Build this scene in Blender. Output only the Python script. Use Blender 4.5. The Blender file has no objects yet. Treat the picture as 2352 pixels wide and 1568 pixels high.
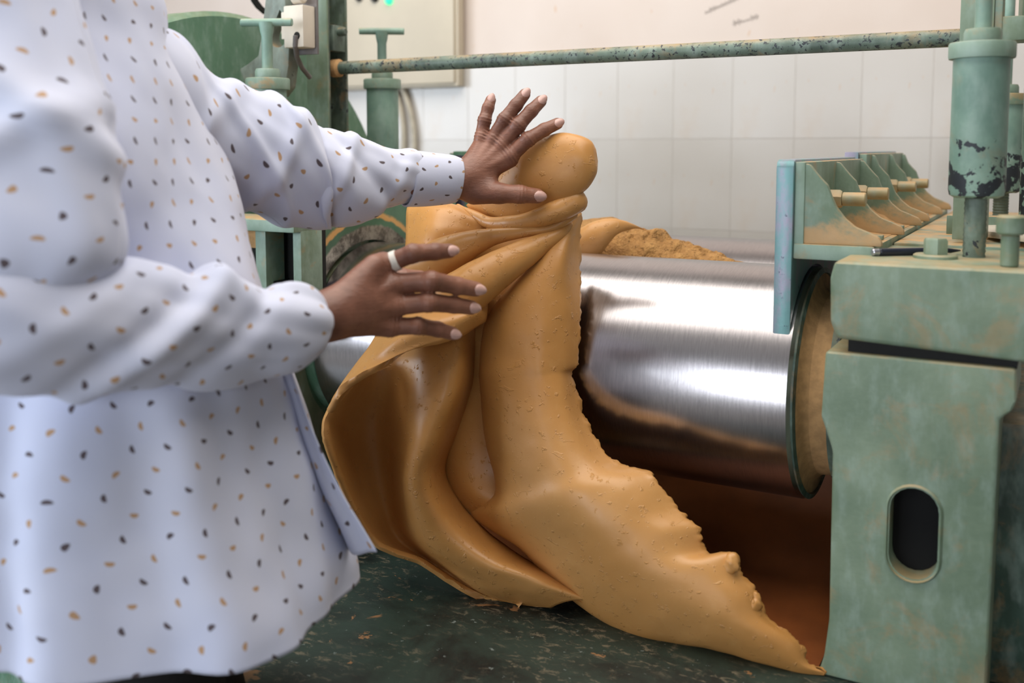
import bpy, bmesh, math, random
import numpy as np
from mathutils import Vector, Matrix, noise as mnoise

# ------------------------------------------------------------------ camera
F = 2287.0; CX = 1176.0; CY = 540.0            # focal length and principal point in photo pixels (2352 x 1568)
YAW = math.radians(29); PIT = math.radians(5); EYE = 1.33
scene = bpy.context.scene
cam_data = bpy.data.cameras.new('camera')
cam = bpy.data.objects.new('camera', cam_data)
scene.collection.objects.link(cam)
scene.camera = cam
cam.location = (0, 0, EYE)
cam.rotation_euler = (math.pi / 2 - PIT, 0, YAW)
cam_data.sensor_width = 36.0
cam_data.lens = 36.0 * F / 2352.0
cam_data.shift_y = -(784.0 - CY) / 2352.0
cam_data.clip_start = 0.05
cam_data.dof.use_dof = True
cam_data.dof.focus_distance = 1.80
cam_data.dof.aperture_fstop = 2.5

# ------------------------------------------------------------------ world, light, exposure
world = bpy.data.worlds.new('world'); scene.world = world
world.use_nodes = True
wb = world.node_tree.nodes['Background']
wb.inputs[0].default_value = (0.86, 0.93, 1.0, 1)
wb.inputs[1].default_value = 1.0
vs = scene.view_settings
vs.view_transform = 'Standard'; vs.look = 'None'; vs.gamma = 1.0; vs.use_curve_mapping = False
vs.exposure = -0.06

def area_light(name, loc, target, sx, sy, power, col):
    d = bpy.data.lights.new(name, 'AREA'); d.shape = 'RECTANGLE'; d.size = sx; d.size_y = sy
    d.energy = power; d.color = col
    o = bpy.data.objects.new(name, d); scene.collection.objects.link(o)
    o.location = loc
    o.rotation_euler = (Vector(target) - Vector(loc)).to_track_quat('-Z', 'Y').to_euler()
    return o
area_light('window_daylight_rear', (-3.5, -3.08, 1.75), (-3.5, 2.0, 1.75), 2.4, 1.6, 78, (0.80, 0.89, 1.0))
area_light('doorway_daylight', (-1.55, -3.08, 1.15), (-1.55, 2.0, 1.15), 0.9, 2.0, 44, (0.86, 0.92, 1.0))
area_light('window_daylight_right', (0.9, -3.08, 1.75), (0.9, 2.0, 1.75), 1.6, 1.2, 20, (0.90, 0.95, 1.0))
area_light('window_daylight_side', (-4.88, -1.3, 1.9), (-1.0, 0.9, 1.1), 2.2, 1.5, 135, (0.80, 0.89, 1.0))
area_light('ceiling_soft_light', (-1.0, 1.2, 3.3), (-1.0, 1.3, 0.0), 3.4, 2.4, 112, (1.0, 0.95, 0.88))  # broad overhead light added under a closed ceiling, no skylight there

# ------------------------------------------------------------------ pixel helpers (a pixel gives a direction, the plane gives the distance)
_f = np.array([-math.sin(YAW) * math.cos(PIT), math.cos(YAW) * math.cos(PIT), -math.sin(PIT)])
_r = np.array([math.cos(YAW), math.sin(YAW), 0.0]); _u = np.cross(_r, _f)
CAM = np.array([0, 0, EYE])
def ray(px, py): return _f + _r * (px - CX) / F + _u * (CY - py) / F
def PD(px, py, d): return CAM + ray(px, py) * d
def PY(px, py, Y): q = ray(px, py); return CAM + q * (Y / q[1])
def PX(px, py, X): q = ray(px, py); return CAM + q * (X / q[0])
def PZ(px, py, Z): q = ray(px, py); return CAM + q * ((Z - EYE) / q[2])
def depth_of(p): return float((np.array(p) - CAM) @ _f)

# ------------------------------------------------------------------ object helpers
COL = scene.collection
def tag(o, label=None, cat=None, group=None, kind=None):
    if label: o['label'] = label
    if cat: o['category'] = cat
    if group: o['group'] = group
    if kind: o['kind'] = kind
    return o
def empty(name, loc, label=None, cat=None, group=None):
    o = bpy.data.objects.new(name, None); COL.objects.link(o); o.location = loc; o.empty_display_size = 0.1
    return tag(o, label, cat, group)
def wloc(o):
    v = Vector((0, 0, 0))
    while o is not None: v = v + o.location; o = o.parent
    return v
def link(name, me, mat, parent=None, loc=None, ang=35, label=None):
    if mat is not None and not me.materials: me.materials.append(mat)
    o = bpy.data.objects.new(name, me); COL.objects.link(o)
    base = Vector(loc) if loc is not None else Vector((0, 0, 0))
    if parent is not None:
        o.parent = parent; o.location = base - wloc(parent)
    else: o.location = base
    if label: o['label'] = label
    return o
class MB:
    def __init__(s): s.bm = bmesh.new()
    def _bev(s, geom_faces, b, seg=2):
        if b > 0:
            es = list({e for f in geom_faces for e in f.edges})
            bmesh.ops.bevel(s.bm, geom=es, offset=b, segments=seg, affect='EDGES', profile=0.6, clamp_overlap=True)
    def box(s, x0, x1, y0, y1, z0, z1, b=0.0, seg=2):
        v = [s.bm.verts.new(p) for p in [(x0,y0,z0),(x1,y0,z0),(x1,y1,z0),(x0,y1,z0),(x0,y0,z1),(x1,y0,z1),(x1,y1,z1),(x0,y1,z1)]]
        fs = [s.bm.faces.new([v[i] for i in q]) for q in [(0,3,2,1),(4,5,6,7),(0,1,5,4),(1,2,6,5),(2,3,7,6),(3,0,4,7)]]
        s._bev(fs, b, seg); return s
    def prism(s, poly, axis, a0, a1, b=0.0, seg=2):
        def mk(p, a):
            if axis == 'x': return (a, p[0], p[1])
            if axis == 'y': return (p[0], a, p[1])
            return (p[0], p[1], a)
        lo = [s.bm.verts.new(mk(p, a0)) for p in poly]; hi = [s.bm.verts.new(mk(p, a1)) for p in poly]
        n = len(poly)
        fs = [s.bm.faces.new(lo), s.bm.faces.new(hi[::-1])]
        for i in range(n): fs.append(s.bm.faces.new([lo[i], hi[i], hi[(i+1) % n], lo[(i+1) % n]]))
        bmesh.ops.recalc_face_normals(s.bm, faces=fs)
        s._bev(fs, b, seg); return s
    def rev(s, c, d, prof, seg=28, ref=None, closed=False):
        """surface of revolution: axis through c along d, prof = [(radius, distance along d)]"""
        d = Vector(d).normalized(); c = Vector(c)
        a = d.orthogonal().normalized() if ref is None else Vector(ref).normalized()
        bb = d.cross(a)
        rings = []
        for r, t in prof:
            if r < 1e-6: rings.append([s.bm.verts.new(c + d * t)])
            else: rings.append([s.bm.verts.new(c + d * t + (a * math.cos(2*math.pi*k/seg) + bb * math.sin(2*math.pi*k/seg)) * r) for k in range(seg)])
        if closed: rings.append(rings[0])
        for A, B in zip(rings[:-1], rings[1:]):
            for k in range(seg):
                k2 = (k + 1) % seg
                if len(A) == 1 and len(B) == 1: continue
                if len(A) == 1: s.bm.faces.new([A[0], B[k2], B[k]])
                elif len(B) == 1: s.bm.faces.new([A[k], A[k2], B[0]])
                else: s.bm.faces.new([A[k], A[k2], B[k2], B[k]])
        return s
    def cyl(s, p0, p1, r, seg=20, b=0.0, r1=None):
        p0 = Vector(p0); p1 = Vector(p1); L = (p1 - p0).length; r1 = r if r1 is None else r1
        if b > 0: pr = [(0, 0), (r - b, 0), (r, b), (r1, L - b), (r1 - b, L), (0, L)]
        else: pr = [(0, 0), (r, 0), (r1, L), (0, L)]
        return s.rev(p0, p1 - p0, pr, seg)
    def tube(s, pts, radii, seg=12, caps=True):
        pts = [Vector(p) for p in pts]; n = len(pts)
        if not hasattr(radii, '__len__'): radii = [radii] * n
        T = [(pts[min(i+1, n-1)] - pts[max(i-1, 0)]).normalized() for i in range(n)]
        a = T[0].orthogonal().normalized(); rings = []
        for i in range(n):
            a = (a - T[i] * a.dot(T[i])).normalized(); bb = T[i].cross(a)
            rings.append([s.bm.verts.new(pts[i] + (a * math.cos(2*math.pi*k/seg) + bb * math.sin(2*math.pi*k/seg)) * radii[i]) for k in range(seg)])
        for A, B in zip(rings[:-1], rings[1:]):
            for k in range(seg): s.bm.faces.new([A[k], A[(k+1) % seg], B[(k+1) % seg], B[k]])
        if caps: s.bm.faces.new(rings[0][::-1]); s.bm.faces.new(rings[-1])
        return s
    def hexa(s, c, d, r, h, b=0.0):
        return s.rev(c, d, [(0, 0), (r, 0), (r, h * 0.85), (r * 0.86, h), (0, h)], 6)
    def mesh(s, name, ang=35):
        bmesh.ops.recalc_face_normals(s.bm, faces=s.bm.faces)
        me = bpy.data.meshes.new(name); s.bm.to_mesh(me); s.bm.free()
        me.shade_smooth(); me.set_sharp_from_angle(angle=math.radians(ang))
        return me
    def build(s, name, mat, parent=None, ang=35, label=None):
        return link(name, s.mesh(name, ang), mat, parent, None, ang, label)
def cut(o, cutters):
    """subtract closed MB solids from a mesh object, then forget them"""
    for mb in cutters:
        c = link('cutter', mb.mesh('cutter'), None)
        m = o.modifiers.new('cut', 'BOOLEAN'); m.object = c; m.operation = 'DIFFERENCE'; m.solver = 'EXACT'
        c.location = wloc(o) * 0
        bpy.context.view_layer.update()
        me = bpy.data.meshes.new_from_object(o.evaluated_get(bpy.context.evaluated_depsgraph_get()))
        o.modifiers.remove(m); o.data = me
        bpy.data.objects.remove(c)
    o.data.shade_smooth(); o.data.set_sharp_from_angle(angle=math.radians(30))

# ------------------------------------------------------------------ materials
def srgb(r, g, b):
    f = lambda c: (c / 255) / 12.92 if c / 255 <= 0.04045 else ((c / 255 + 0.055) / 1.055) ** 2.4
    return (f(r), f(g), f(b), 1)
class NT:
    def __init__(s, name):
        s.m = bpy.data.materials.new(name); s.m.use_nodes = True
        s.t = s.m.node_tree; s.n = s.t.nodes; s.b = s.n['Principled BSDF']
        s.co = s.n.new('ShaderNodeTexCoord')
    def L(s, a, b): s.t.links.new(a, b)
    def val(s, x, i):
        if hasattr(x, 'links'): s.L(x, i)
        else: i.default_value = x
    def math(s, op, a, b=0.0, c=0.0, clamp=False):
        n = s.n.new('ShaderNodeMath'); n.operation = op; n.use_clamp = clamp
        s.val(a, n.inputs[0]); s.val(b, n.inputs[1]); s.val(c, n.inputs[2]); return n.outputs[0]
    def noise(s, scale, detail=4, rough=0.55, vec=None, stretch=None, dist=0.0):
        n = s.n.new('ShaderNodeTexNoise'); n.inputs['Scale'].default_value = scale; n.inputs['Detail'].default_value = detail
        n.inputs['Roughness'].default_value = rough; n.inputs['Distortion'].default_value = dist
        v = vec if vec is not None else s.co.outputs['Object']
        if stretch:
            mp = s.n.new('ShaderNodeMapping'); mp.inputs['Scale'].default_value = stretch; s.L(v, mp.inputs[0]); v = mp.outputs[0]
        s.L(v, n.inputs['Vector']); return n.outputs[0]
    def ramp(s, x, a, b):
        n = s.n.new('ShaderNodeMapRange'); n.interpolation_type = 'SMOOTHSTEP'; s.val(x, n.inputs[0])
        n.inputs[1].default_value = a; n.inputs[2].default_value = b; return n.outputs[0]
    def mix(s, fac, a, b):
        n = s.n.new('ShaderNodeMix'); n.data_type = 'RGBA'; s.val(fac, n.inputs[0]); s.val(a, n.inputs[6]); s.val(b, n.inputs[7]); return n.outputs[2]
    def sep(s, v):
        n = s.n.new('ShaderNodeSeparateXYZ'); s.L(v, n.inputs[0]); return n.outputs
    def normalz(s):
        g = s.n.new('ShaderNodeNewGeometry'); return s.sep(g.outputs['Normal'])[2]
    def bump(s, h, strength=0.3, dist=0.002):
        n = s.n.new('ShaderNodeBump'); n.inputs['Strength'].default_value = strength; n.inputs['Distance'].default_value = dist
        s.val(h, n.inputs['Height']); s.L(n.outputs[0], s.b.inputs['Normal'])
    def col(s, x): s.val(x, s.b.inputs['Base Color'])
    def rough(s, x): s.val(x, s.b.inputs['Roughness'])
    def metal(s, x): s.val(x, s.b.inputs['Metallic'])

DUST = srgb(196, 154, 104)
def paint(name, base, dark, dust=0.6, stain=0.35, chips=0.0, rough=0.5, chip_col=srgb(40, 46, 52), seed=0.0, low=None, chip_scale=24, zchip=None):
    t = NT(name)
    n1 = t.noise(6 + seed, 5, 0.6); n2 = t.noise(38, 3, 0.6, stretch=(1, 1, 0.45)); n3 = t.noise(11 + seed * 2, 6, 0.68, dist=0.6)
    c = t.mix(t.ramp(n1, 0.3, 0.7), dark, base)
    c = t.mix(t.math('MULTIPLY', t.ramp(n2, 0.42, 0.75), 0.30), c, srgb(168, 188, 180))
    c = t.mix(t.math('MULTIPLY', t.ramp(n3, 0.52, 0.68), stain), c, srgb(178, 132, 78))
    up = t.ramp(t.normalz(), 0.25, 0.95)
    dn = t.ramp(t.noise(17, 5, 0.65), 0.30, 0.62)
    c = t.mix(t.math('MULTIPLY', t.math('MULTIPLY', up, dn), dust), c, DUST)
    if low:
        zz = t.sep(t.co.outputs['Object'])[2]
        lw = t.math('SUBTRACT', 1.0, t.ramp(t.math('ADD', zz, t.math('MULTIPLY', t.math('SUBTRACT', n3, 0.5), 0.16)), low[0], low[1]))
        c = t.mix(t.math('MULTIPLY', lw, 0.8), c, DUST)
    if chips > 0:
        cn = t.noise(chip_scale + seed, 5, 0.62, dist=0.3)
        if zchip:
            zz = t.sep(t.co.outputs['Object'])[2]
            cn = t.math('ADD', cn, t.math('MULTIPLY', t.math('SUBTRACT', 1.0, t.ramp(zz, zchip[0], zchip[1])), 0.22))
        ch = t.ramp(cn, 0.72 - chips * 0.2, 0.74 - chips * 0.2)
        c = t.mix(ch, c, chip_col)
    t.col(c); t.rough(t.math('ADD', t.math('MULTIPLY', n2, 0.25), rough - 0.12))
    t.bump(t.math('ADD', t.noise(90, 4), t.math('MULTIPLY', n1, 2.0)), 0.28, 0.0016)
    return t.m
def plain(name, col, rough=0.5, metal=0.0, var=0.12, scale=20, bump=0.1):
    t = NT(name); n = t.noise(scale, 4)
    dk = tuple(c * (1 - var * 2) for c in col[:3]) + (1,)
    t.col(t.mix(t.ramp(n, 0.3, 0.7), dk, col)); t.rough(rough); t.metal(metal)
    if bump: t.bump(t.noise(scale * 4, 3), bump, 0.001)
    return t.m
GREEN = srgb(131, 149, 126); GREEN_D = srgb(103, 124, 102)
M = {}
M['green'] = paint('green_paint', GREEN, GREEN_D, 0.5, 0.30, 0)
M['green_chip'] = paint('green_paint_chipped', srgb(140, 170, 154), srgb(106, 136, 124), 0.5, 0.15, 0.22, seed=1.5, zchip=(1.25, 1.40), chip_scale=34)
M['green_dusty'] = paint('green_paint_dusty', srgb(140, 164, 150), GREEN_D, 0.95, 0.55, 0)
M['green_rib'] = paint('green_paint_rib', srgb(140, 164, 152), GREEN_D, 0.75, 0.45, 0, low=(1.178, 1.218))
M['green_dark'] = paint('green_paint_dark', srgb(84, 122, 98), srgb(66, 102, 80), 0.4, 0.15, 0.25, 0.42)
M['green_grime'] = paint('green_paint_grimy', srgb(104, 122, 104), srgb(66, 78, 70), 0.4, 0.35, 0.5, 0.6, seed=3, chip_scale=36)
M['green_guard'] = paint('green_paint_guard', srgb(92, 128, 104), srgb(84, 120, 97), 0.15, 0.03, 0.0, 0.55, srgb(52, 84, 62), seed=.5)
M['lever'] = paint('grey_green_casting', srgb(126, 134, 122), srgb(88, 96, 88), 0.5, 0.2, 0.25, 0.6, seed=2, chip_scale=40)
M['bar'] = paint('speckled_bar_paint', srgb(112, 130, 114), srgb(78, 94, 84), 0.5, 0.3, 0.72, 0.5, seed=3, chip_scale=130)
M['dust'] = plain('rubber_dust', srgb(194, 152, 104), 0.95, 0, 0.14, 60, 0.5)
M['iron'] = plain('dirty_iron', srgb(64, 62, 56), 0.55, 0.5, 0.25, 40, 0.4)
M['dark'] = plain('dark_parts_and_shade', srgb(24, 24, 22), 0.8, 0, 0.2, 30, 0.2)  # near-black of seam, gland and wires; also paints gap and frame shade
M['black'] = plain('slot_shade_black', srgb(6, 6, 7), 0.95, 0, 0.1, 30, 0)  # painted shade for the inside of the column slot
M['cream_box'] = plain('cream_plastic', srgb(214, 204, 188), 0.5, 0, 0.05, 14, 0.05)
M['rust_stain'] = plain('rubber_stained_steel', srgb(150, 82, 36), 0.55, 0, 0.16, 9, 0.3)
M['cable'] = plain('grey_cable', srgb(118, 112, 110), 0.55, 0, 0.1, 30, 0)
M['pale_cable'] = plain('pale_cable', srgb(190, 180, 160), 0.6, 0, 0.1, 30, 0)
def steel_roll():
    t = NT('brushed_steel_roll')
    streak = t.noise(30, 6, 0.7, stretch=(16, 1.2, 1.2)); t2 = t.noise(7, 3, 0.5)
    t.col(t.mix(t.ramp(streak, 0.25, 0.75), srgb(158, 154, 156), srgb(176, 171, 172)))
    t.metal(1.0); t.rough(t.math('ADD', t.math('MULTIPLY', streak, 0.04), t.math('ADD', 0.17, t.math('MULTIPLY', t2, 0.05))))
    t.b.inputs['Anisotropic'].default_value = 0.55
    tg = t.n.new('ShaderNodeTangent'); tg.direction_type = 'RADIAL'; tg.axis = 'X'; t.L(tg.outputs[0], t.b.inputs['Tangent'])
    t.bump(streak, 0.03, 0.0003)
    return t.m
M['steel_roll'] = steel_roll()
def cheek(name):
    """cheek plate paint worn in rings round the roll axis, bare bright steel next to the roll"""
    t = NT(name)
    x, y, z = t.sep(t.co.outputs['Object'])[0:3]
    dy = t.math('SUBTRACT', y, ROLL_Y); dz = t.math('SUBTRACT', z, ROLL_Z)
    rad = t.math('SQRT', t.math('ADD', t.math('MULTIPLY', dy, dy), t.math('MULTIPLY', dz, dz)))
    nb = t.noise(22, 5, 0.6); rad = t.math('ADD', rad, t.math('MULTIPLY', t.math('SUBTRACT', nb, 0.5), 0.018))
    c = t.mix(t.ramp(t.noise(8, 4), 0.3, 0.7), srgb(72, 108, 84), srgb(96, 136, 108))
    ring = t.math('MULTIPLY', t.ramp(rad, 0.252, 0.256), t.math('SUBTRACT', 1.0, t.ramp(rad, 0.262, 0.270)))
    c = t.mix(ring, c, srgb(222, 172, 104))
    steel = t.math('SUBTRACT', 1.0, t.ramp(rad, 0.236, 0.242))
    sc = t.mix(t.ramp(t.noise(30, 6, 0.7), 0.35, 0.62), srgb(88, 84, 76), srgb(176, 172, 160))
    c = t.mix(steel, c, sc); t.col(c); t.metal(t.math('MULTIPLY', steel, 0.45)); t.rough(0.42)
    t.bump(t.noise(70, 4), 0.2, 0.001)
    return t.m
def edge_paint(name):
    t = NT(name)
    n = t.noise(20, 5, 0.7, stretch=(1, 1, 0.4)); n2 = t.noise(60, 4, 0.7)
    c = t.mix(t.ramp(n, 0.4, 0.62), srgb(112, 156, 158), srgb(152, 146, 166))
    c = t.mix(t.ramp(n2, 0.62, 0.70), c, srgb(66, 74, 92)); t.col(c); t.rough(0.38); t.metal(0.25)
    t.bump(n2, 0.4, 0.001); return t.m
M['edge'] = edge_paint('worn_teal_edge')
M['edge_dark'] = plain('worn_slate_edge', srgb(86, 80, 100), 0.4, 0.2, 0.28, 24, 0.5)

# ------------------------------------------------------------------ room
ROLL_Y, ROLL_Z, ROLL_R = 1.77, 0.92, 0.203
BACK_Y = 2.25
BED_Z = 0.53
WALL_Y = 3.2
M['cheek'] = cheek('cheek_plate_worn')
def wall_mat(name, base, alt):
    t = NT(name)
    c = t.mix(t.ramp(t.noise(1.6, 4), 0.3, 0.7), alt, base)
    sp = t.ramp(t.noise(26, 3, 0.5, stretch=(1.6, 1, 0.6)), 0.70, 0.76)
    c = t.mix(t.math('MULTIPLY', sp, 0.42), c, srgb(206, 156, 106))
    t.col(c); t.rough(0.6); t.bump(t.noise(40, 4), 0.15, 0.001); return t.m
M['green_deep'] = paint('green_paint_deep', srgb(62, 88, 76), srgb(44, 62, 54), 0.3, 0.3, 0.2, 0.45)
M['green_bolt'] = paint('green_paint_bolt', srgb(186, 160, 116), srgb(130, 140, 112), 0.8, 0.6, 0)
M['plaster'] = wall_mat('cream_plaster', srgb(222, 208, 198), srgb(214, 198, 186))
def tile_mat():
    t = NT('glazed_tile')
    c = t.mix(t.ramp(t.noise(1.3, 3), 0.35, 0.7), srgb(204, 199, 193), srgb(216, 212, 208))
    sp = t.ramp(t.noise(26, 3, 0.55, stretch=(1.7, 1, 0.7)), 0.69, 0.76)
    c = t.mix(t.math('MULTIPLY', sp, 0.45), c, srgb(208, 160, 112))
    sm = t.ramp(t.noise(3.5, 4, 0.6), 0.55, 0.75)
    c = t.mix(t.math('MULTIPLY', sm, 0.25), c, srgb(206, 180, 152))
    t.col(c); t.rough(t.math('ADD', 0.16, t.math('MULTIPLY', t.noise(9, 4), 0.12))); t.bump(t.noise(6, 2), 0.10, 0.004); t.b.inputs['Specular IOR Level'].default_value = 0.28
    return t.m
M['tile'] = tile_mat()
M['pencil'] = plain('pencil_grey', srgb(150, 145, 142), 0.8, 0, 0.05, 30, 0)
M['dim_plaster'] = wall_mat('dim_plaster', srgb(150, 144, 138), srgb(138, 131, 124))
M['grout'] = plain('grout', srgb(208, 202, 196), 0.9, 0, 0.06, 30, 0.1)
def scuffed(name):
    t = NT(name)
    n = t.noise(5, 6, 0.68, dist=0.4); n2 = t.noise(38, 6, 0.72, stretch=(1, 1.7, 1), dist=0.5); n3 = t.noise(11, 5, 0.66, dist=0.6)
    c = t.mix(t.ramp(n, 0.35, 0.65), srgb(20, 23, 21), srgb(46, 62, 54))
    c = t.mix(t.math('MULTIPLY', t.math('MULTIPLY', t.ramp(n2, 0.52, 0.66), t.ramp(t.noise(7, 4, 0.6), 0.36, 0.6)), 0.85), c, srgb(128, 118, 98))
    c = t.mix(t.math('MULTIPLY', t.ramp(n3, 0.64, 0.68), 0.9), c, srgb(160, 116, 76))
    c = t.mix(t.math('MULTIPLY', t.ramp(t.noise(60, 4, 0.7), 0.66, 0.70), 0.7), c, srgb(140, 150, 145))
    t.col(c); t.rough(0.45); t.metal(0.1); t.bump(n2, 0.25, 0.001); return t.m
M['scuffed'] = scuffed('scuffed_dark_green_plate')
def floor_mat():
    t = NT('concrete_floor')
    t.col(t.mix(t.ramp(t.noise(2.5, 6), 0.3, 0.7), srgb(92, 88, 82), srgb(126, 120, 112))); t.rough(0.7); t.bump(t.noise(30, 5), 0.2, 0.002); return t.m
M['floor'] = floor_mat()
RX0, RX1, RY0 = -5.0, 2.6, -3.2
RZ = 3.4
def struct(mb, name, mat): return tag(mb.build(name, mat), kind='structure')
struct(MB().box(RX0 - .1, RX1 + .1, RY0 - .1, WALL_Y + .2, -0.1, 0.0), 'floor', M['floor'])
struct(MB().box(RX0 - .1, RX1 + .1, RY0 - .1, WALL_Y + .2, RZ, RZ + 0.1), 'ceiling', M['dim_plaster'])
wb_ = struct(MB().box(RX0 - .1, RX1 + .1, WALL_Y, WALL_Y + .2, 0, RZ), 'wall_back', M['plaster'])
# glazed tiles, each a part of the back wall
tw, th = 0.2005, 0.30
tile_me = MB().box(-tw/2 + .0008, tw/2 - .0008, -0.0075, 0.004, -th/2 + .0008, th/2 - .0008, 0.0005, 1).mesh('tile')
bed = MB().box(-4.2, 1.8, WALL_Y - 0.0104, WALL_Y + 0.01, 0.16, 1.66).build('tile_bed', M['grout'], wb_)
for i in range(29):
    for j in range(5):
        x = -1.553 + (i - 12.5) * tw; z = 1.36 + th * (0.5 - j)
        link('tile', tile_me, M['tile'], wb_, (x, WALL_Y - 0.004, z))
# pencil jottings high on the wall (illegible strokes)
def jot(p0, p1, n, seed):
    rnd = random.Random(seed); mb = MB()
    a = PY(*p0, WALL_Y - 0.001); b = PY(*p1, WALL_Y - 0.001)
    for k in range(n):
        t0 = (k + 0.1) / n; c = a + (b - a) * t0; h = 0.007 + rnd.random() * 0.009; w = (b - a) / n
        pts = [c, c + w * .25 + np.array([0, 0, h]), c + w * .5 - np.array([0, 0, h * .4]), c + w * .75 + np.array([0, 0, h * .7]), c + w * .85]
        mb.tube([Vector(p) for p in pts], 0.0008, 5)
    return mb.build('pencil_jotting', M['pencil'], wb_)
jot((1618, 32), (1700, -4), 9, 1); jot((1682, 58), (1742, 40), 6, 2)
# side and rear walls with window openings where the daylight comes in
def wall_with_window(name, axis, pos, thick, a0, a1, holes):
    mb = MB()
    def bx(u0, u1, z0, z1):
        if u1 - u0 < 1e-4: return
        if axis == 'x': mb.box(pos, pos + thick, u0, u1, z0, z1)
        else: mb.box(u0, u1, pos, pos + thick, z0, z1)
    u = a0
    for (h0, h1, z0, z1) in holes:
        bx(u, h0, 0, RZ); bx(h0, h1, 0, z0); bx(h0, h1, z1, RZ); u = h1
    bx(u, a1, 0, RZ)
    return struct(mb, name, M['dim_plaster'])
REAR = [(-4.7, -2.3, 0.95, 2.55), (-2.0, -1.1, 0.0, 2.15), (0.1, 1.7, 1.15, 2.35)]
LEFT = [(-2.4, -0.2, 1.15, 2.65)]
wall_with_window('wall_rear', 'y', RY0 - .1, .1, RX0 - .1, RX1 + .1, REAR)
wall_with_window('wall_left', 'x', RX0 - .1, .1, RY0, WALL_Y, LEFT)
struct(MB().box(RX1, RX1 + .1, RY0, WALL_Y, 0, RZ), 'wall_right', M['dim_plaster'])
M['frame_white'] = plain('window_frame_paint', srgb(200, 198, 190), 0.5, 0, 0.05)
def window(name, axis, pos, h):
    u0, u1, z0, z1 = h; mb = MB(); fw = 0.05
    def bx(a0, a1, b0, b1):
        if axis == 'x': mb.box(pos - .08, pos - .02, a0, a1, b0, b1)
        else: mb.box(a0, a1, pos - .08, pos - .02, b0, b1)
    n = max(2, int(round((u1 - u0) / 0.7)))
    bx(u0, u1, z0, z0 + fw); bx(u0, u1, z1 - fw, z1)
    for k in range(n + 1):
        c = u0 + (u1 - u0) * k / n; bx(max(u0, c - fw/2), min(u1, c + fw/2), z0 + fw, z1 - fw)
    bx(u0 + fw/2, u1 - fw/2, (z0 + z1)/2 - .02, (z0 + z1)/2 + .02)
    struct(mb, name, M['frame_white'])
window('window_1', 'y', RY0, REAR[0]); window('window_2', 'y', RY0, REAR[2]); window('window_3', 'x', RX0, LEFT[0])

# ------------------------------------------------------------------ rubber mill
mill = empty('rubber_mill', (-0.83, 2.0, 0.0), 'green two-roll rubber mill with polished steel rolls and chipped paint', 'machine')
FX0, FX1 = -0.300, -0.046          # right-hand housing in X
LX1 = -1.36; LX0 = LX1 - 0.254     # left-hand housing in X
# bed plate and pan
bedp = MB().box(-2.3, 0.35, 1.04, 2.95, BED_Z - 0.05, BED_Z, 0.004).build('bed_plate', M['scuffed'], mill, label='scuffed dark green bed plate under the rolls')
MB().box(-2.2, 0.25, 1.12, 2.9, 0.0, BED_Z - 0.05, 0.01).build('plinth', M['green_dark'], mill)
MB().box(-1.40, -1.392, 1.05, 2.9, BED_Z - 0.001, BED_Z + 0.004, 0.001).build('bed_seam', M['dark'], mill)
# inner apron behind the front roll, coated with rubber
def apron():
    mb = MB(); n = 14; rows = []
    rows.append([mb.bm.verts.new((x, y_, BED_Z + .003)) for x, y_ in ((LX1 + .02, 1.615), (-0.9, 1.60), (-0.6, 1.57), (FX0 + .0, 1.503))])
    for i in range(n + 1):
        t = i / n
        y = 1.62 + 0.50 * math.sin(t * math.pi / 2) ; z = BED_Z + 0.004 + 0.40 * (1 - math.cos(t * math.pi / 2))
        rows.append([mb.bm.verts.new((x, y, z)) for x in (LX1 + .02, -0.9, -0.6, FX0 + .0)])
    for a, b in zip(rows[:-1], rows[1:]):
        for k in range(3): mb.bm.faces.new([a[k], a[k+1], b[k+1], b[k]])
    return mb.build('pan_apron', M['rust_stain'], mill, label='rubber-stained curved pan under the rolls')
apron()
# rolls
def roll(y, name):
    mb = MB()
    x0, x1 = -1.338, -0.366
    prof = [(0, x0 - .02), (0.12, x0 - .02), (0.19, x0 - .012), (0.2, x0), (ROLL_R, x0 + .004), (ROLL_R, x1 - .006), (ROLL_R - .004, x1)]
    o = mb.rev((0, y, ROLL_Z), (1, 0, 0), [(r, x) for r, x in prof], 96).build(name, M['steel_roll'], mill, 30)
    # dusty recessed end with a dark lip
    MB().rev((0, y, ROLL_Z), (1, 0, 0), [(ROLL_R - .004, x1), (ROLL_R - .001, x1 + .004), (ROLL_R - .010, x1 + .007), (ROLL_R - .012, x1 + .001)], 96).build('roll_lip', M['green_deep'], o)
    MB().rev((0, y, ROLL_Z), (1, 0, 0), [(ROLL_R - .011, x1 + .003), (ROLL_R - .030, x1 + .007), (0.165, x1 + .012), (0.158, x1 + .02), (0.155, x1 + .05), (0.09, x1 + .056), (0.085, x1 + .10), (0.0, x1 + .10)], 72).build('roll_end', M['dust'], o)
    MB().rev((0, y, ROLL_Z), (1, 0, 0), [(0.150, x1 + .048), (0.172, x1 + .05), (0.172, x1 + .062), (0.150, x1 + .064)], 60, closed=True).build('roll_collar', M['green_grime'], o)
    MB().rev((0, y, ROLL_Z), (1, 0, 0), [(0, x0 - .15), (0.09, x0 - .15), (.09, x0 - .09), (0.24, x0 - .088), (0.25, x0 - .08), (0.25, x0 - .045), (0.24, x0 - .04), (0.19, x0 - .036), (0.19, x0 - .006)], 72).build('roll_flange', M['green_dark'], o)
    return o
roll(ROLL_Y, 'front_roll'); roll(BACK_Y, 'back_roll')

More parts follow.
